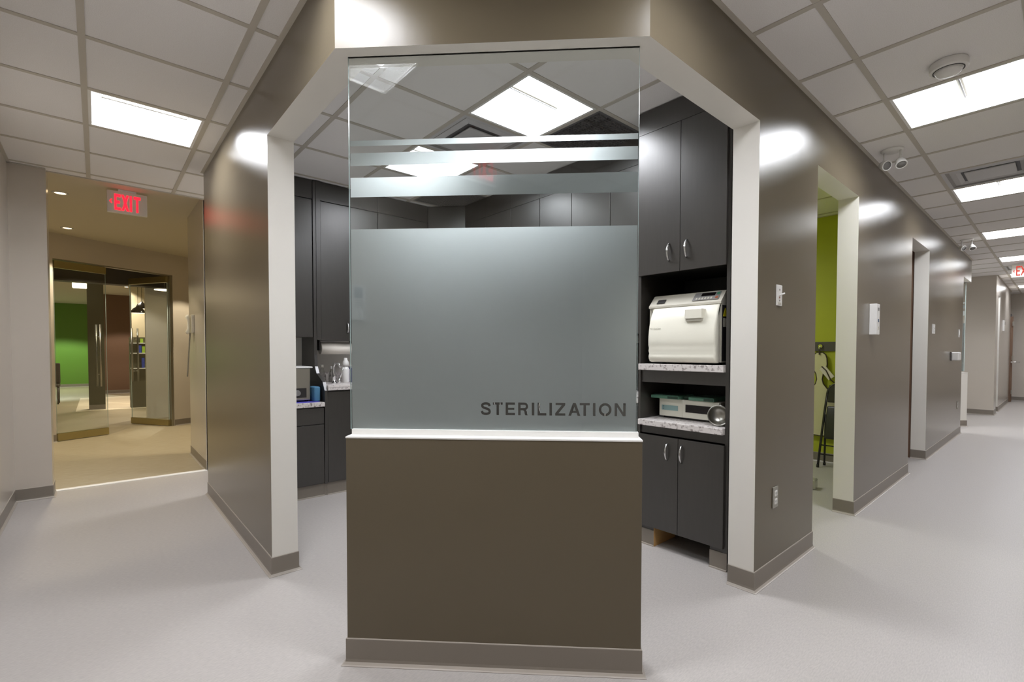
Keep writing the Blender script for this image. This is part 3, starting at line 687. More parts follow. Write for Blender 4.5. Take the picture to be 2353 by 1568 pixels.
mb.box((X0 + .012, YA + .02, 1.040), (X0 + .03, YB - .016, 1.115), 'lam'); mb.box((X0 + .012, YA + .02, .715), (X0 + .03, YB - .016, .765), 'lam')
mb.box((X0 + .02, YA + .02, .12), (2.46, YB - .016, .14), 'lamdark')
mb.build('carcass', tc)
for z0, z1, h0 in ((1.715, 2.598, None), (.125, .708, None)):
    for k, (a, b) in enumerate(((.4935 + .0015, YB - .002), (YA + .018, .4935 - .0015))):
        mb = MB(); mb.box((X0 - .018, a, z0), (X0 - .0005, b, z1), 'lam', bev=.001)
        d = mb.build('door', tc); mb = MB()
        hy = .565 if k == 0 else .449
        if z0 > 1: hz = (1.835 if k == 0 else 1.84)
        else: hz = .62; hy = .565 if k == 0 else .468
        handle(mb, (X0 - .018, hy, hz), (0, 0, 1), (-1, 0, 0), .105); mb.build('handle', d)['label'] = 'curved chrome handle'
mb = MB(); mb.box((X0 - .018, YA + .018, 2.6), (X0 - .0005, YB - .002, WT - .009), 'lam'); mb.build('top_filler', tc)
for z, nm in ((1.117, 'upper shelf'), (.767, 'lower shelf')):
    mb = MB(); mb.box((X0 - .028, YA + .021, z), (2.46, YB - .0165, z + .040 if z > 1 else z + .036), 'granite', bev=.003); mb.build('shelf', tc)['label'] = 'speckled grey stone look ' + nm
for a, b in ((.665, YB), (YA, .297)):
    mb = MB(); mb.box((X0 + .002, a, 0), (X0 + .02, b, .124), 'lam'); mb.box((X0 - .003, a, .0), (X0 + .002, b, .100), 'cove'); mb.box((X0 - .012, a, .0), (X0 - .003, b, .008), 'covetoe')
    if a > .5: mb.box((X0 - .002, a - .003, 0), (X0 + .25, a, .1235), 'ply')
    mb.build('kick_board', tc)
# ---------------------------------------------------------------- autoclave
ac = thing('autoclave', 'ivory tabletop autoclave on the upper shelf of the tall cabinet', 'sterilizer', (0, 0, 1.1575))
z_ = lambda z: z - 1.1575
mb = MB()
mb.prism([(1.966, z_(1.172)), (2.40, z_(1.172)), (2.40, z_(1.585)), (2.035, z_(1.592)), (2.02, z_(1.588)), (1.955, z_(1.520)), (1.955, z_(1.508)), (1.966, z_(1.505))], 'y', .262, .735, 'plasticgrey')
mb.build('body', ac)
mb = MB()
mb.bm.free()
for y in (.30, .66):
    for x in (2.02, 2.36): mb = MB(); mb.cyl((x, y, 0), (x, y, .016), .014, .014, 'black', n=10); mb.build('foot', ac)
prof = [(1.964, 1.506), (1.961, 1.510), (1.956, 1.502), (1.932, 1.465), (1.914, 1.42), (1.902, 1.36), (1.897, 1.31), (1.898, 1.275), (1.904, 1.255), (1.900, 1.238), (1.907, 1.222), (1.901, 1.208), (1.903, 1.190), (1.912, 1.176), (1.930, 1.168), (1.964, 1.168)]
mb = MB(); mb.prism([(x, z_(z)) for x, z in prof], 'y', .268, .705, 'plastic')
bmesh.ops.recalc_face_normals(mb.bm, faces=mb.bm.faces)
ee = [e for e in mb.bm.edges if all(abs(v.co.y - e.verts[0].co.y) < 1e-6 for v in e.verts)]
bmesh.ops.bevel(mb.bm, geom=ee, offset=.012, segments=3, affect='EDGES', profile=.5)
for f in mb.bm.faces: f.smooth = True
dd = mb.build('door_cover', ac)
mb = MB(); mb.box((1.893, .345, z_(1.425)), (1.945, .452, z_(1.482)), 'plastic', bev=.004); mb.box((1.9, .348, z_(1.412)), (1.93, .449, z_(1.4245)), 'plasticgrey'); mb.build('door_latch', dd)
put_text('M11 UltraClave', .075, .008, (1.902, .690, z_(1.372)), (0, -1, 0), (0, 0, 1), dd, 'greytext')
# sloping fascia
A = Vector((1.953, 0, z_(1.523))); B = Vector((2.018, 0, z_(1.588))); sl = (B - A); nrm = Vector((-sl.z, 0, sl.x)).normalized()
def fas(mb, y0, y1, u0, u1, m, h=.002):
    P = [A + sl * u0, A + sl * u1]
    a = [Vector((P[0].x, y0, P[0].z)), Vector((P[0].x, y1, P[0].z)), Vector((P[1].x, y1, P[1].z)), Vector((P[1].x, y0, P[1].z))]
    b = [v + nrm * h for v in a]; mb.poly(b, m)
    for i in range(4): mb.poly([a[i], a[(i + 1) % 4], b[(i + 1) % 4], b[i]], m)
mb = MB(); fas(mb, .285, .445, .18, .92, 'greyplastic'); kpd = mb.build('control_panel', ac)
mb = MB(); fas(mb, .315, .40, .55, .85, 'black', .003); mb.build('display', kpd)
for k in range(6):
    mb = MB(); fas(mb, .325 + k * .018, .335 + k * .018, .25, .42, 'plasticgrey', .0035); mb.build('key', kpd)
mb = MB(); fas(mb, .290, .306, .62, .85, 'greenbtn', .0035); mb.build('start_key', kpd)
mb = MB(); fas(mb, .290, .306, .25, .45, 'orangebtn', .0035); mb.build('stop_key', kpd)
mb = MB(); fas(mb, .630, .685, .18, .55, 'darkplastic'); bp = mb.build('name_badge', ac)
# side details
mb = MB(); mb.box((1.968, .2595, z_(1.18)), (2.38, .262, z_(1.50)), 'darkplastic'); sp = mb.build('side_panel', ac)
mb = MB(); mb.prism([(1.975, z_(1.435)), (2.035, z_(1.435)), (2.0, z_(1.485))], 'y', .2575, .2594, 'yellow'); mb.build('warning_label', sp)
mb = MB(); mb.box((1.98, .2575, z_(1.375)), (2.06, .2594, z_(1.425)), 'plasticgrey'); mb.build('rating_label', sp)
mb = MB(); mb.box((2.085, .2565, z_(1.172)), (2.10, .2594, z_(1.52)), 'greyplastic'); mb.build('side_trim', sp)
for z in (1.35, 1.30, 1.24):
    mb = MB(); mb.cyl((2.02, .2594, z_(z)), (2.02, .2565, z_(z)), .005, .005, 'chrome', n=8); mb.build('screw', sp)
# ---------------------------------------------------------------- film duplicator box and trays
wb = thing('film_processor', 'low white box machine with a black window on the lower cabinet shelf', 'machine', (0, 0, .8035))
mb = MB(); mb.box((2.075, .315, .012), (2.38, .725, .127), 'plasticgrey', bev=.004); mb.box((2.10, .33, 0), (2.36, .71, .012), 'darkplastic'); mb.build('body', wb)
mb = MB(); mb.box((2.068, .556, .014), (2.0749, .724, .126), 'plastic', bev=.002); fl = mb.build('front_panel', wb)
mb = MB(); mb.box((2.066, .590, .052), (2.0679, .705, .084), 'aqua'); mb.build('label_strip', fl)
for y in (.690,):
    for z in (.060, .069, .078):
        mb = MB(); mb.cyl((2.0659, y, z), (2.0645, y, z), .0025, .0025, 'darkplastic', n=8); mb.build('indicator', fl)
mb = MB(); mb.box((2.064, .318, .014), (2.0749, .555, .126), 'plastic', bev=.002); fr = mb.build('front_panel', wb)
mb = MB(); mb.box((2.062, .340, .050), (2.0639, .535, .098), 'black'); mb.build('window', fr)
def tray(y0, y1, x0, z, label, ex):
    t = thing('instrument_tray', label, 'tray', (0, 0, z), group='teal trays on the white machine')
    mb = MB(); mb.box((x0, y0, 0), (x0 + .20, y1, .020), 'teal', bev=.004); mb.box((x0 + .01, y0 + .01, .0201), (x0 + .19, y1 - .01, .024), 'tealdark', bev=.0015); mb.build('tray_body', t)
    mb = MB(); mb.box((x0 - .003, y0 + .004, .003), (x0 - .0002, y0 + (y1 - y0) * .38, .017), 'tealdark'); mb.build('latch', t)
    if ex: mb = MB(); mb.lathe([(0, .0), (.035, .0), (.04, .01), (.037, .018), (0, .02)], 'tealdark', c=(x0 + .09, y0 - .018, .0005), n=20); mb.build('end_cap', t)
tray(.565, .765, 2.03, .9315, 'teal tray lying on the left half of the white machine', True)
tray(.345, .510, 2.05, .9315, 'teal tray lying on the right half of the white machine', False)
dm = thing('steel_bowl', 'round steel bowl standing on edge beside the white machine', 'bowl', (1.985, .284, .865))
axm = Vector((-.86, -.38, .12)).normalized().to_track_quat('Z', 'Y').to_matrix().to_4x4()
mb = MB(); mb.lathe([(0, -.035), (.03, -.033), (.052, -.010), (.057, .008), (.060, .010), (.060, .013), (.055, .012), (.050, -.006), (.03, -.026), (0, -.028)], 'steel', ax=axm, n=28); mb.build('bowl', dm)
# ---------------------------------------------------------------- wall cabinets along the right (x = 2.17)
for k, (y0, y1) in enumerate(((.795, 1.219), (1.219, 1.606), (1.606, 1.974), (1.974, 2.36), (2.36, 2.74), (2.74, 3.08))):
    wc = thing('wall_cabinet', ['charcoal wall cabinet next to the tall cabinet, behind the frosted glass', 'second charcoal wall cabinet from the tall cabinet', 'third charcoal wall cabinet from the tall cabinet', 'fourth charcoal wall cabinet from the tall cabinet', 'fifth charcoal wall cabinet from the tall cabinet', 'charcoal wall cabinet nearest the corner column, behind the glass'][k], 'cabinet', group='charcoal wall cabinets on the right')
    mb = MB(); mb.box((2.19, y0 + .001, 1.36), (2.498, y1 - .001, WT - .008), 'lam'); mb.box((2.172, y0 + .0005, 2.55), (2.19, y1 - .0005, WT - .008), 'lam'); mb.build('carcass', wc)
    mb = MB(); mb.box((2.172, y0 + .0025, 1.36), (2.1895, y1 - .0025, 2.548), 'lam', bev=.001); d = mb.build('door', wc)
    mb = MB(); handle(mb, (2.172, (y1 - .04) if k % 2 else (y0 + .04), 1.46), (0, 0, 1), (-1, 0, 0)); mb.build('handle', d)
# corner cabinet with angled front
kc = thing('corner_cabinet', 'angled charcoal cabinet in the far corner behind the glass', 'cabinet')
mb = MB(); mb.prism([(1.905, 3.37), (2.17, 3.085), (2.498, 3.085), (2.498, 3.698), (1.905, 3.698)], 'z', 1.36, WT - .008, 'lam'); mb.build('carcass', kc)
mb = MB(); P0, P1 = Vector((1.905, 3.37)), Vector((2.17, 3.085)); dv = (P1 - P0).normalized(); nv = Vector((-dv.y, dv.x)) * -1
a = P0 + dv * .01; b = P1 - dv * .01
if nv.dot(Vector((-1, -1))) < 0: nv = -nv
mb.prism([tuple(a + nv * .001), tuple(b + nv * .001), tuple(b + nv * .017), tuple(a + nv * .017)], 'z', 1.37, 2.50, 'lam'); mb.build('door', kc)
mb = MB(); mb.box((1.885, 3.05, 2.60), (2.15, 3.35, 2.68), 'lam', bev=.004); mb.bm.free()
# base cabinets along the right with worktop
for k, (y0, y1) in enumerate(((.795, 1.37), (1.37, 1.94), (1.94, 2.51), (2.51, 3.08))):
    bc = thing('base_cabinet', ['charcoal base cabinet right behind the half wall glass', 'second charcoal base cabinet behind the frosted glass', 'third charcoal base cabinet behind the frosted glass', 'charcoal base cabinet in the far right corner'][k], 'cabinet', group='charcoal base cabinets on the right')
    mb = MB(); mb.box((1.95, y0 + .001, .10), (2.498, y1 - .001, .898), 'lam'); mb.box((2.0, y0 + .001, 0), (2.498, y1 - .001, .10), 'cove'); mb.build('carcass', bc)
    for q in (0, 1):
        ya = y0 + q * (y1 - y0) / 2; mb = MB(); mb.box((1.931, ya + .002, .11), (1.9495, ya + (y1 - y0) / 2 - .002, .88), 'lam', bev=.001); d = mb.build('door', bc)
        mb = MB(); handle(mb, (1.931, ya + ((y1 - y0) / 2 - .04 if q == 0 else .04), .80), (0, 0, 1), (-1, 0, 0)); mb.build('handle', d)
mb = MB(); mb.box((1.925, .792, .90), (2.50, 3.065, .94), 'granite', bev=.003); tag(mb.build('worktop'), 'speckled stone look worktop on the right behind the frosted glass', 'worktop')
# ---------------------------------------------------------------- sink side cabinets (north wall)
def ucab(x0, x1, label, zb, door=True, hx=None, rec=False):
    t = thing('wall_cabinet', label, 'cabinet', group='charcoal wall cabinets over the sink')
    mb = MB(); mb.box((x0, 3.39, zb), (x1, 3.698, WT - .008), 'lam'); mb.box((x0, 3.372, 2.575), (x1, 3.39, WT - .008), 'lam'); mb.build('carcass', t)
    mb = MB(); mb.box((x0 + .003, 3.371, zb - .004), (x1 - .003, 3.3895, 2.568), 'lam', bev=.001); d = mb.build('door', t)
    if hx: mb = MB(); handle(mb, (hx, 3.371, 1.452), (0, 0, 1), (0, -1, 0), .10); mb.build('handle', d)['label'] = 'curved chrome handle'
ucab(.14, .738, 'charcoal wall cabinet above the ultrasonic cleaner', 1.362)
ucab(.805, 1.075, 'charcoal wall cabinet with a chrome handle above the paper towel roll', 1.335, hx=1.045)
ucab(1.078, 1.348, 'charcoal wall cabinet hidden behind the left of the glass', 1.335, hx=1.11)
ucab(1.350, 1.90, 'wide charcoal wall cabinet next to the angled corner cabinet', 1.335, hx=1.39)
# scalloped upright between desk and sink counters
mb = MB(); pts = [(3.36, WT - .009), (3.36, 1.36), (3.355, 1.20), (3.34, 1.10), (3.30, 1.04), (3.22, 1.005), (3.15, .97), (3.105, .90), (3.098, .80), (3.112, .105), (3.698, .105), (3.698, WT - .009)]
mb.prism(pts, 'x', .740, .765, 'lam'); mb.box((.740, 3.135, 0), (.765, 3.69, .105), 'cove'); tag(mb.build('divider_panel'), 'curved charcoal upright panel between desk and sink counters', 'panel')
mb = MB(); mb.box((.7655, 3.355, 1.335), (.802, 3.385, WT - .009), 'lam'); tag(mb.build('filler_strip'), 'narrow charcoal filler strip beside the paper towel cabinet', 'panel')
def bcab(x0, x1, zt, label, kick=True, y=3.13, drawer=False):
    t = thing('base_cabinet', label, 'cabinet', group='charcoal base cabinets under the sink wall')
    mb = MB(); mb.box((x0, y, .105), (x1, 3.698, zt), 'lam'); mb.build('carcass', t)
    mb = MB(); mb.box((x0, y + .005, 0), (x1, 3.69, .105), 'cove'); mb.box((x0, y - .01, 0), (x1, y + .005, .008), 'covetoe'); mb.build('kick_board', t)
    if drawer:
        mb = MB(); mb.box((x0 + .003, y - .018, .62), (x1 - .003, y - .0005, zt - .01), 'lam', bev=.001); mb.build('drawer', t)
    mb = MB(); mb.box((x0 + .003, y - .018, .115), (x1 - .003, y - .0005, .612 if drawer else zt - .01), 'lam', bev=.001); mb.build('door', t)
bcab(.20, .739, .765, 'low charcoal desk cabinet under the ultrasonic cleaner', drawer=True)
bcab(.766, 1.30, .898, 'charcoal sink cabinet left of the half wall')
bcab(1.302, 1.92, .898, 'charcoal base cabinet hidden behind the half wall, sink side')
mb = MB(); mb.box((.19, 3.095, .766), (.7395, 3.70, .803), 'granite', bev=.003); tag(mb.build('worktop'), 'low speckled worktop carrying the ultrasonic cleaner', 'worktop')
mb = MB(); mb.box((.7655, 3.090, .90), (1.95, 3.70, .922), 'granite', bev=.002); mb.box((.7655, 3.10, .924), (1.95, 3.70, .943), 'granite', bev=.002); mb.box((.766, 3.11, .9215), (1.95, 3.6, .9245), 'darkplastic'); mb.box((.7655, 3.68, .943), (1.95, 3.70, 1.03), 'granite'); tag(mb.build('worktop'), 'higher speckled sink worktop left of the glass', 'worktop')
# paper towel
pt = thing('paper_towel_roll', 'white paper towel roll under the wall cabinet', 'paper towel', (0, 3.46, 1.262))
mb = MB(); mb.cyl((.825, 0, 0), (1.105, 0, 0), .056, .056, 'paper', n=28); mb.build('roll', pt)
mb = MB(); mb.box((.808, -.03, -.02), (.818, .03, .075), 'darkplastic'); mb.box((1.108, -.03, -.02), (1.118, .03, .075), 'darkplastic'); mb.cyl((.818, 0, 0), (1.108, 0, 0), .01, .01, 'darkplastic', n=10); mb.build('holder', pt)
# ultrasonic cleaner
uc = thing('ultrasonic_cleaner', 'steel ultrasonic cleaner with a white lid on the low worktop', 'cleaner', (0, 0, .8075))
mb = MB(); mb.box((.44, 3.20, .012), (.655, 3.50, .283), 'steel', bev=.006); mb.build('body', uc)
for x in (.47, .63):
    for y in (3.23, 3.47): mb = MB(); mb.cyl((x, y, 0), (x, y, .0125), .012, .012, 'black', n=8); mb.build('foot', uc)
mb = MB(); mb.box((.43, 3.19, .2832), (.672, 3.51, .296), 'whiteplastic', bev=.004); mb.build('lid', uc)
mb = MB(); mb.box((.47, 3.197, .035), (.622, 3.1999, .115), 'darkplastic'); cp = mb.build('control_panel', uc)
mb = MB(); mb.cyl((.548, 3.197, .075), (.548, 3.175, .075), .026, .022, 'greyplastic', n=20); mb.build('knob', cp)
mb = MB(); mb.box((.40, 3.14, .8032), (.712, 3.56, .8072), 'bluemat', bev=.001); tag(mb.build('mat'), 'violet blue mat under the ultrasonic cleaner', 'mat')
mb = MB(); vs = mb.box((.678, 3.16, .8035), (.732, 3.30, .932), 'turq', bev=.014, seg=3)
for v in mb.bm.verts: v.co.x += .006 * math.sin(v.co.z * 60)
for f in mb.bm.faces: f.smooth = True
tag(mb.build('folded_cloth'), 'steel blue folded cloth beside the ultrasonic cleaner', 'cloth')
# things on the sink counter
fa = thing('faucet', 'chrome faucet on the sink counter', 'faucet', (.895, 3.30, .9432))
mb = MB(); mb.cyl((0, 0, 0), (0, 0, .012), .026, .024, 'chrome'); mb.tube([(0, 0, .01), (-.004, 0, .08), (-.01, -.004, .15), (0, -.02, .185), (.02, -.05, .18), (.03, -.07, .15)], [.013, .012, .0105, .010, .010, .010], 'chrome', n=12); mb.build('spout', fa)
mb = MB(); mb.cyl((.05, .02, 0), (.05, .02, .045), .014, .012, 'chrome'); mb.tube([(.05, .02, .04), (.065, .0, .09), (.075, -.01, .14)], [.009, .007, .006], 'chrome'); mb.build('lever', fa)
def bottle(loc, label, prof, m, capm, cap, grp=None):
    t = thing('bottle', label, 'bottle', loc)
    mb = MB(); mb.lathe(prof, m, n=24); mb.build('body', t); mb = MB(); mb.lathe(cap, capm, n=16); mb.build('cap', t); return t
bottle((1.045, 3.42, .9432), 'white squeeze bottle on the sink counter', [(0, 0), (.034, 0), (.036, .006), (.036, .118), (.034, .125), (.022, .142), (.014, .150), (.014, .155), (0, .155)], 'whiteplastic', 'whiteplastic', [(0, .155), (.026, .155), (.030, .172), (.026, .195), (.016, .21), (.014, .228), (0, .23)])
bottle((.862, 3.52, .9432), 'rounded clear bottle at the left end of the sink counter', [(0, 0), (.036, 0), (.038, .006), (.034, .07), (.018, .12), (.013, .14), (0, .14)], 'clearplastic', 'plasticgrey', [(0, .14), (.015, .14), (.015, .165), (0, .166)])
bottle((.955, 3.52, .9432), 'clear bottle behind the faucet', [(0, 0), (.03, 0), (.032, .006), (.032, .08), (.016, .11), (.012, .125), (0, .125)], 'clearplastic', 'whiteplastic', [(0, .125), (.013, .125), (.013, .15), (0, .151)])
mb = MB(); mb.box((1.088, 3.36, .9433), (1.18, 3.50, 1.075), 'blue', bev=.004); mb.box((1.098, 3.37, 1.0752), (1.17, 3.49, 1.09), 'whiteplastic', bev=.002)
tag(mb.build('glove_box'), 'dark blue box beside the white squeeze bottle', 'box')
# added dark box behind the frost, standing for a dark reflection in the glass
dark_box = thing('counter_machine', 'added dark box behind the frosted glass in place of a dark reflection', 'machine', (0, 0, .9405))
mb = MB(); mb.box((2.02, 1.10, .012), (2.42, 1.60, .36), 'darkplastic', bev=.008); mb.box((2.05, 1.13, 0), (2.4, 1.57, .012), 'black'); mb.build('body', dark_box)
mb = MB(); mb.box((2.012, 1.24, .03), (2.0195, 1.59, .34), 'black', bev=.002); mb.build('door', dark_box)
# ---------------------------------------------------------------- green room: rail, apron, chair, foot block
hr = thing('hook_rail', 'dark grey rail with a chrome hook on the lime green wall', 'rail')
mb = MB(); mb.box((5.382, .25, 1.243), (5.3995, .832, 1.348), 'rail', bev=.003); mb.build('board', hr)
mb = MB(); mb.cyl((5.382, .773, 1.300), (5.360, .773, 1.300), .024, .020, 'chrome', n=20); mb.tube([(5.362, .773, 1.300), (5.345, .773, 1.285), (5.335, .773, 1.265), (5.325, .773, 1.27), (5.318, .773, 1.285)], .005, 'chrome'); mb.build('hook', hr)
ap = thing('lead_apron', 'khaki x-ray apron with brown binding hanging on the green wall', 'apron')
half = [(0, 1.228), (.03, 1.226), (.055, 1.205), (.068, 1.165), (.072, 1.10), (.068, 1.055), (.035, .99), (.026, .93), (.038, .88), (.075, .83), (.12, .78), (.15, .70), (.165, .55), (.17, .40), (.155, .325), (.10, .305), (0, .30)]
out = [(.773 + y, z) for y, z in half] + [(.773 - y, z) for y, z in reversed(half[1:-1])]
mb = MB(); n = len(out)
def apx(y, z, o=0): return 5.352 + o + .012 * math.sin((y - .77) * 26) * (1.25 - z)
V = [Vector(p) for p in out]; g = []
for a in range(13):
    for b_ in range(34):
        p = Vector((.773 - .17 + .34 * a / 12, .30 + .93 * b_ / 33))
        inside = False
        for i in range(n):
            x1, y1 = out[i]; x2, y2 = out[(i + 1) % n]
            if (y1 > p.y) != (y2 > p.y) and p.x < (x2 - x1) * (p.y - y1) / (y2 - y1) + x1: inside = not inside
        if inside: g.append(p)
vo, eo, fo, *_ = delaunay_2d_cdt(V + g, [(i, (i + 1) % n) for i in range(n)], [], 1, 1e-5)
Fv = [mb.bm.verts.new((apx(v.x, v.y), v.x, v.y)) for v in vo]; Bv = [mb.bm.verts.new((apx(v.x, v.y, .012), v.x, v.y)) for v in vo]; k = mb.mi('apron')
for f in fo:
    for VV, fl in ((Fv, False), (Bv, True)):
        q = mb.bm.faces.new([VV[i] for i in (f if not fl else reversed(f))]); q.material_index = k; q.smooth = True
mb.build('apron_body', ap)
mb = MB(); mb.tube([(apx(y, z, .006), y, z) for y, z in out + out[:2]], .0075, 'binding', n=6); mb.build('binding', ap)
mb = MB(); mb.box((-.006, -.035, -.075), (.006, .035, .075), 'velcro', bev=.003, xf=Matrix.Translation((5.335, .695, 1.005)) @ Matrix.Rotation(math.radians(-38), 4, 'X')); mb.tube([(5.33, .745, 1.075), (5.325, .70, 1.03), (5.325, .655, .93), (5.33, .62, .90)], .006, 'binding'); mb.build('shoulder_strap', ap)
mb = MB(); mb.box((5.338, .766, 1.205), (5.345, .780, 1.258), 'binding'); mb.build('hanging_loop', ap)
fchr = thing('folding_chair', 'black folding chair leaning against the lime green wall', 'chair')
lean = lambda x0, x1, z: x0 + (x1 - x0) * z / .9
def fx(z): return 5.07 + .235 * (z / .9)
yl, yr = .690, .255; R_ = .05
arc = []
pts = [(fx(.0), yl, 0.012), (fx(.3), yl - .004, .3), (fx(.6), yl - .012, .6), (fx(.78), yl - .02, .78)]
for k in range(7):
    a = k / 6 * math.pi / 2; pts.append((fx(.78 + .11 * math.sin(a)), yl - .02 - .09 * (1 - math.cos(a)), .78 + .11 * math.sin(a)))
pts2 = [(p[0], yl + yr - p[1], p[2]) for p in reversed(pts)]
mb = MB(); mb.tube(pts + pts2, .0115, 'blackmetal', n=10); mb.build('back_frame', fchr)
mb = MB(); mb.box((-.008, yr + .03, .685), (.008, yl - .03, .875), 'blackmetal', bev=.006, xf=Matrix.Translation((fx(.78) - .0, 0, 0)) @ Matrix.Translation((0, 0, .78)) @ Matrix.Rotation(math.radians(14.5), 4, 'Y') @ Matrix.Translation((0, 0, -.78))); mb.build('backrest', fchr)
mb = MB(); mb.box((-.022, yr + .035, .30), (.010, yl - .035, .655), 'vinylblack', bev=.018, seg=4, xf=Matrix.Translation((fx(.48) - .012, 0, 0)) @ Matrix.Translation((0, 0, .48)) @ Matrix.Rotation(math.radians(14.5), 4, 'Y') @ Matrix.Translation((0, 0, -.48)))
for f in mb.bm.faces: f.smooth = True
mb.build('seat', fchr)
for y in (yl - .025, yr + .025):
    mb = MB(); mb.tube([(fx(.0) + .16, y + (.01 if y > .5 else -.01), .012), (fx(.25) + .07, y, .30), (fx(.5) + .016, y, .56)], .010, 'blackmetal', n=8); mb.build('rear_leg', fchr)
for z in (.235, .14):
    mb = MB(); mb.cyl((fx(z), yl - .01, z), (fx(z), yr + .01, z), .0065, .0065, 'blackmetal', n=8); mb.build('crossbar', fchr)
for p in ((fx(0), yl, 0), (fx(0), yr, 0), (fx(0) + .16, yl - .015, 0), (fx(0) + .16, yr + .015, 0)):
    mb = MB(); mb.cyl(p, (p[0], p[1], .03), .014, .013, 'black', n=10); mb.build('foot_cap', fchr)
fb = thing('metal_foot', 'shiny metal equipment foot on the floor inside the green room', 'equipment foot', (4.17, .445, 0), math.radians(8))
mb = MB(); mb.box((-.09, -.02, 0), (.03, .12, .088), 'footmetal', bev=.012, seg=3); mb.build('block', fb)
# ---------------------------------------------------------------- intercom handset in the lobby
ih = thing('intercom_handset', 'beige intercom handset with a coiled cord on the lobby wall', 'intercom', (.130, 5.53, 1.54))
mb = MB(); mb.box((-.03, -.055, -.10), (0, .045, .11), 'plasticgrey', bev=.008); mb.build('base_unit', ih)
mb = MB(); mb.tube([(-.05, .0, .10), (-.062, .0, .08), (-.05, .0, .04), (-.05, .0, -.05), (-.062, .0, -.09), (-.05, .0, -.11)], [.018, .022, .014, .014, .022, .018], 'plastic', n=10); mb.build('handset', ih)
mb = MB(); pts = [(-.035 - .02 * math.sin(u * math.pi), .02 + .09 * math.sin(u * math.pi), -.10 - .50 * math.sin(u * math.pi)) for u in [i / 24 for i in range(25)]]; mb.tube(pts, .0075, 'plasticgrey', n=6); mb.build('cord', ih)
# ---------------------------------------------------------------- glass entrance doors
def leaf(name, label, hinge, ang, width, flip):
    t = thing(name, label, 'glass door', (hinge.x, hinge.y, 0), ang)
    w_ = width
    mb = MB(); mb.box((.0, -.006, .108), (w_, .006, 2.36), 'glass', fm={'+x': 'edge', '-x': 'edge'}); mb.build('glass_pane', t)
    mb = MB(); mb.box((0, -.022, .008), (w_, .022, .108), 'brass', bev=.002); mb.build('bottom_rail', t)
    mb = MB(); mb.box((0, -.022, 2.36), (w_, .022, 2.46), 'brass', bev=.002); mb.build('top_rail', t)
    for s in (-.045, .045):
        mb = MB(); mb.tube([(w_ - .1, s, .72), (w_ - .1, s, 1.62)], .013, 'steel', n=12)
        for z in (.90, 1.44): mb.cyl((w_ - .1, s * .1, z), (w_ - .1, s, z), .009, .009, 'chrome', n=8)
        mb.build('pull_handle', t)
    return t
hL = D(.03, .05); leaf('glass_door', 'closed left leaf of the glass entrance doors', hL, math.atan2(DT.y, DT.x), .60, False)
hR = D(1.50, .05); vR = Vector((-.27, 9.45)) - Vector((hR.x, hR.y)); leaf('glass_door', 'open right leaf of the glass entrance doors', hR, math.atan2(vR.y, vR.x), vR.length, True)
mb = MB(); mb.box((1.515, .01, 0), (1.553, .09, 2.48), 'steel', xf=XD); mb.box((0, .01, 2.465), (1.515, .09, 2.479), 'steel', xf=XD); struct(mb.build('trim_door'), 'metal jamb and head of the glass entrance doors')
# ---------------------------------------------------------------- lobby downlights and foyer things
def downlight(x, y, z, label, r=.045, tilt=None):
    t = thing('downlight', label, 'light', (x, y, z), group='small warm downlights')
    mb = MB(); mb.lathe([(r + .02, 0), (r + .02, -.004), (r, -.006), (r - .003, .0), (r - .003, .0005)], 'diff', n=20); mb.build('trim_ring', t)
    mb = MB(); mb.lathe([(0, -.002), (r - .003, -.002), (r - .004, -.001), (0, -.001)], 'warmlamp', n=20); mb.build('lamp', t)
DL = [(-.954, 5.664, 2.82, 'warm downlight in the lobby ceiling, upper left of the EXIT sign'), (-.965, 7.497, 2.82, 'warm downlight in the lobby ceiling just in front of the entrance wall'),
      (.62, 8.20, 2.82, 'lobby downlight hidden behind the handset wall'), (1.0, 5.6, 2.82, 'lobby downlight far right behind the handset wall'),
      (-.615, 13.07, 2.87, 'foyer downlight left of the dark column edge'), (-.31, 13.28, 2.87, 'foyer downlight in the middle beyond the glass doors'), (-.15, 12.94, 2.87, 'foyer downlight at the door leaf edge'), (-.12, 14.75, 2.87, 'farthest foyer downlight by the brown wall')]
for x, y, z, l in DL: downlight(x, y, z, l)
def spot(x, y, z, power, size, blend=.25, col=(1, .86, .62), rad=.05, aim=(0, 0, -1)):
    l = bpy.data.lights.new('lamp_and_fill_light', 'SPOT'); l.energy = power; l.color = col; l.spot_size = math.radians(size); l.spot_blend = blend; l.shadow_soft_size = rad
    o = bpy.data.objects.new('lamp_and_fill_light', l); C.objects.link(o); o.location = (x, y, z)
    o.rotation_euler = Vector(aim).to_track_quat('-Z', 'Y').to_euler(); return o
for x, y, z, _ in DL[:4]: spot(x, y, z - .02, 19, 78 if y > 8 else 100, .12)
for x, y, z, _ in DL[4:]: spot(x, y, z - .02, 14, 110, col=(1, .85, .65))
spot(-1.6, 19.6, 2.8, 75, 120, col=(.95, 1, .8)); spot(-.1, 15.8, 2.8, 22, 110, col=(1, .85, .7)); spot(1.0, 11.6, 2.8, 35, 120, col=(1, .92, .7)); spot(-.9, 9.1, 2.8, 14, 120, col=(1, .88, .7))  # fill spots without fixtures, added to brighten the foyer
def pendant(x, y, z, r, label):
    t = thing('pendant_lamp', label, 'lamp', (x, y, z), group='black dome pendants beyond the doors')
    mb = MB(); mb.lathe([(r, 0), (r * .98, .03), (r * .7, .10), (.03, .14), (.02, .17), (0, .17)], 'black', n=24); mb.build('shade', t)
    mb = MB(); mb.lathe([(0, .004), (r * .94, .004), (r * .94, .012), (0, .012)], 'warmlamp', n=24); mb.build('lamp', t)
    mb = MB(); mb.cyl((0, 0, .17), (0, 0, 2.87 - z), .004, .004, 'black', n=6); mb.build('cord', t)
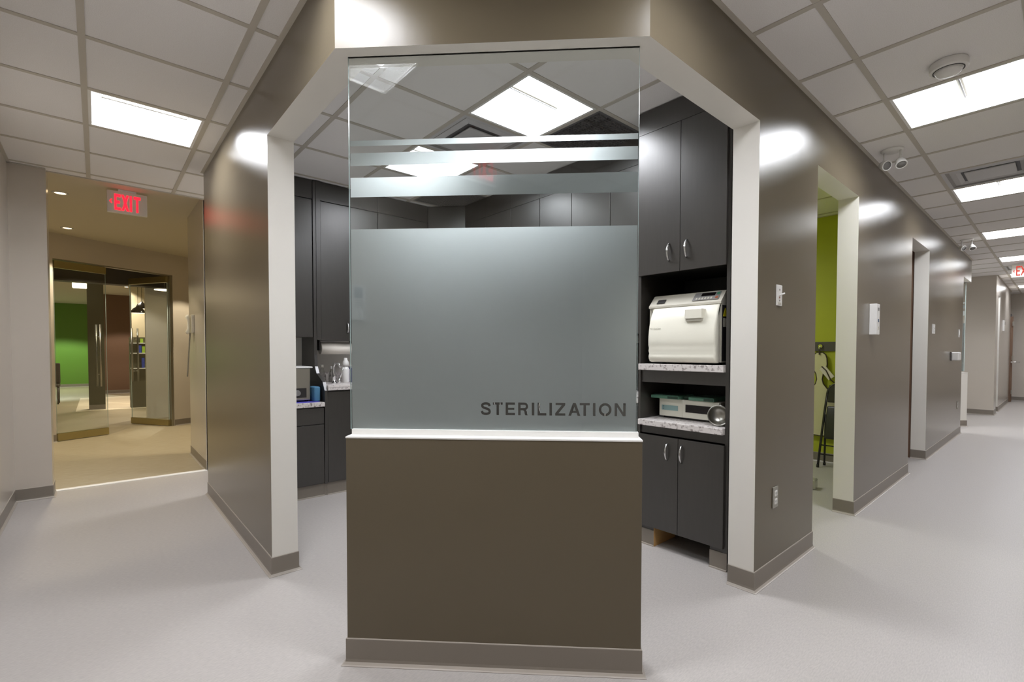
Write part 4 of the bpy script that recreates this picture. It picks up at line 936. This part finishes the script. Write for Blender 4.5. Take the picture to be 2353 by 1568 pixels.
pendant(-.02, 12.3, 2.06, .13, 'lower black dome pendant beyond the glass doors')
pendant(.08, 12.9, 2.20, .12, 'upper black dome pendant beyond the glass doors')
t = thing('drum_lamp', 'bright square shaded lamp beyond the left glass leaf', 'lamp', (-.93, 11.2, 2.42))
mb = MB(); mb.box((-.10, -.10, 0), (.10, .10, .17), 'warmlamp2', bev=.01); mb.build('shade', t)
mb = MB(); mb.cyl((0, 0, .17), (0, 0, .45), .006, .006, 'black', n=6); mb.build('rod', t)
t = thing('disc_lamp', 'thin glowing disc lamp seen through the open glass leaf', 'lamp', (.20, 9.40, 2.30))
mb = MB(); mb.lathe([(0, 0), (.145, 0), (.145, .008), (0, .008)], 'warmlamp2', n=28); mb.build('glowing_disc', t)
mb = MB(); mb.lathe([(0, .009), (.15, .009), (.15, .016), (0, .03)], 'steel', n=28); mb.cyl((0, 0, .03), (0, 0, .57), .005, .005, 'steel', n=6); mb.build('fitting', t)
# reception shelf with folders
rs = thing('reception_shelf', 'dark reception shelf unit beyond the glass doors', 'shelf', (0, 0, 0))
mb = MB(); mb.box((-.17, 12.35, .0), (.30, 12.38, 1.54), 'darkpost'); mb.box((-.17, 12.38, 0), (-.14, 12.7, 1.54), 'darkpost'); mb.box((.27, 12.38, 0), (.30, 12.7, 1.54), 'darkpost'); mb.build('carcass', rs)
for z in (.85, 1.18, 1.40):
    mb = MB(); mb.box((-.165, 12.26, z), (.295, 12.35, z + .02), 'whiteplastic'); mb.build('ledge', rs)
for i, (x, z, m, h, l) in enumerate(((-.0, 1.2, 'book1', .17, 'blue folder on the middle reception ledge'), (.06, 1.2, 'book2', .14, 'lime folder on the middle reception ledge'), (.03, 1.42, 'book2', .09, 'lime folder on the top reception ledge'), (.05, .87, 'book1', .22, 'blue folder on the lowest reception ledge'))):
    mb = MB(); mb.box((x - .025, 12.28, z + .0005), (x + .025, 12.33, z + h), m, bev=.002); tag(mb.build('folder'), l, 'folder', 'folders on the reception ledges')
ch = thing('waiting_chair', 'dark waiting room chair at the left edge of the glass doors', 'chair', (-1.62, 14.6, 0))
mb = MB(); mb.box((-.25, -.25, .40), (.25, .25, .46), 'bulk', bev=.02); mb.build('seat', ch)
mb = MB(); mb.box((-.25, .2, .46), (.25, .26, .95), 'bulk', bev=.02); mb.build('backrest', ch)
for x in (-.22, .22):
    for y in (-.22, .22): mb = MB(); mb.cyl((x, y, 0), (x, y, .405), .014, .016, 'bulk', n=8); mb.build('leg', ch)
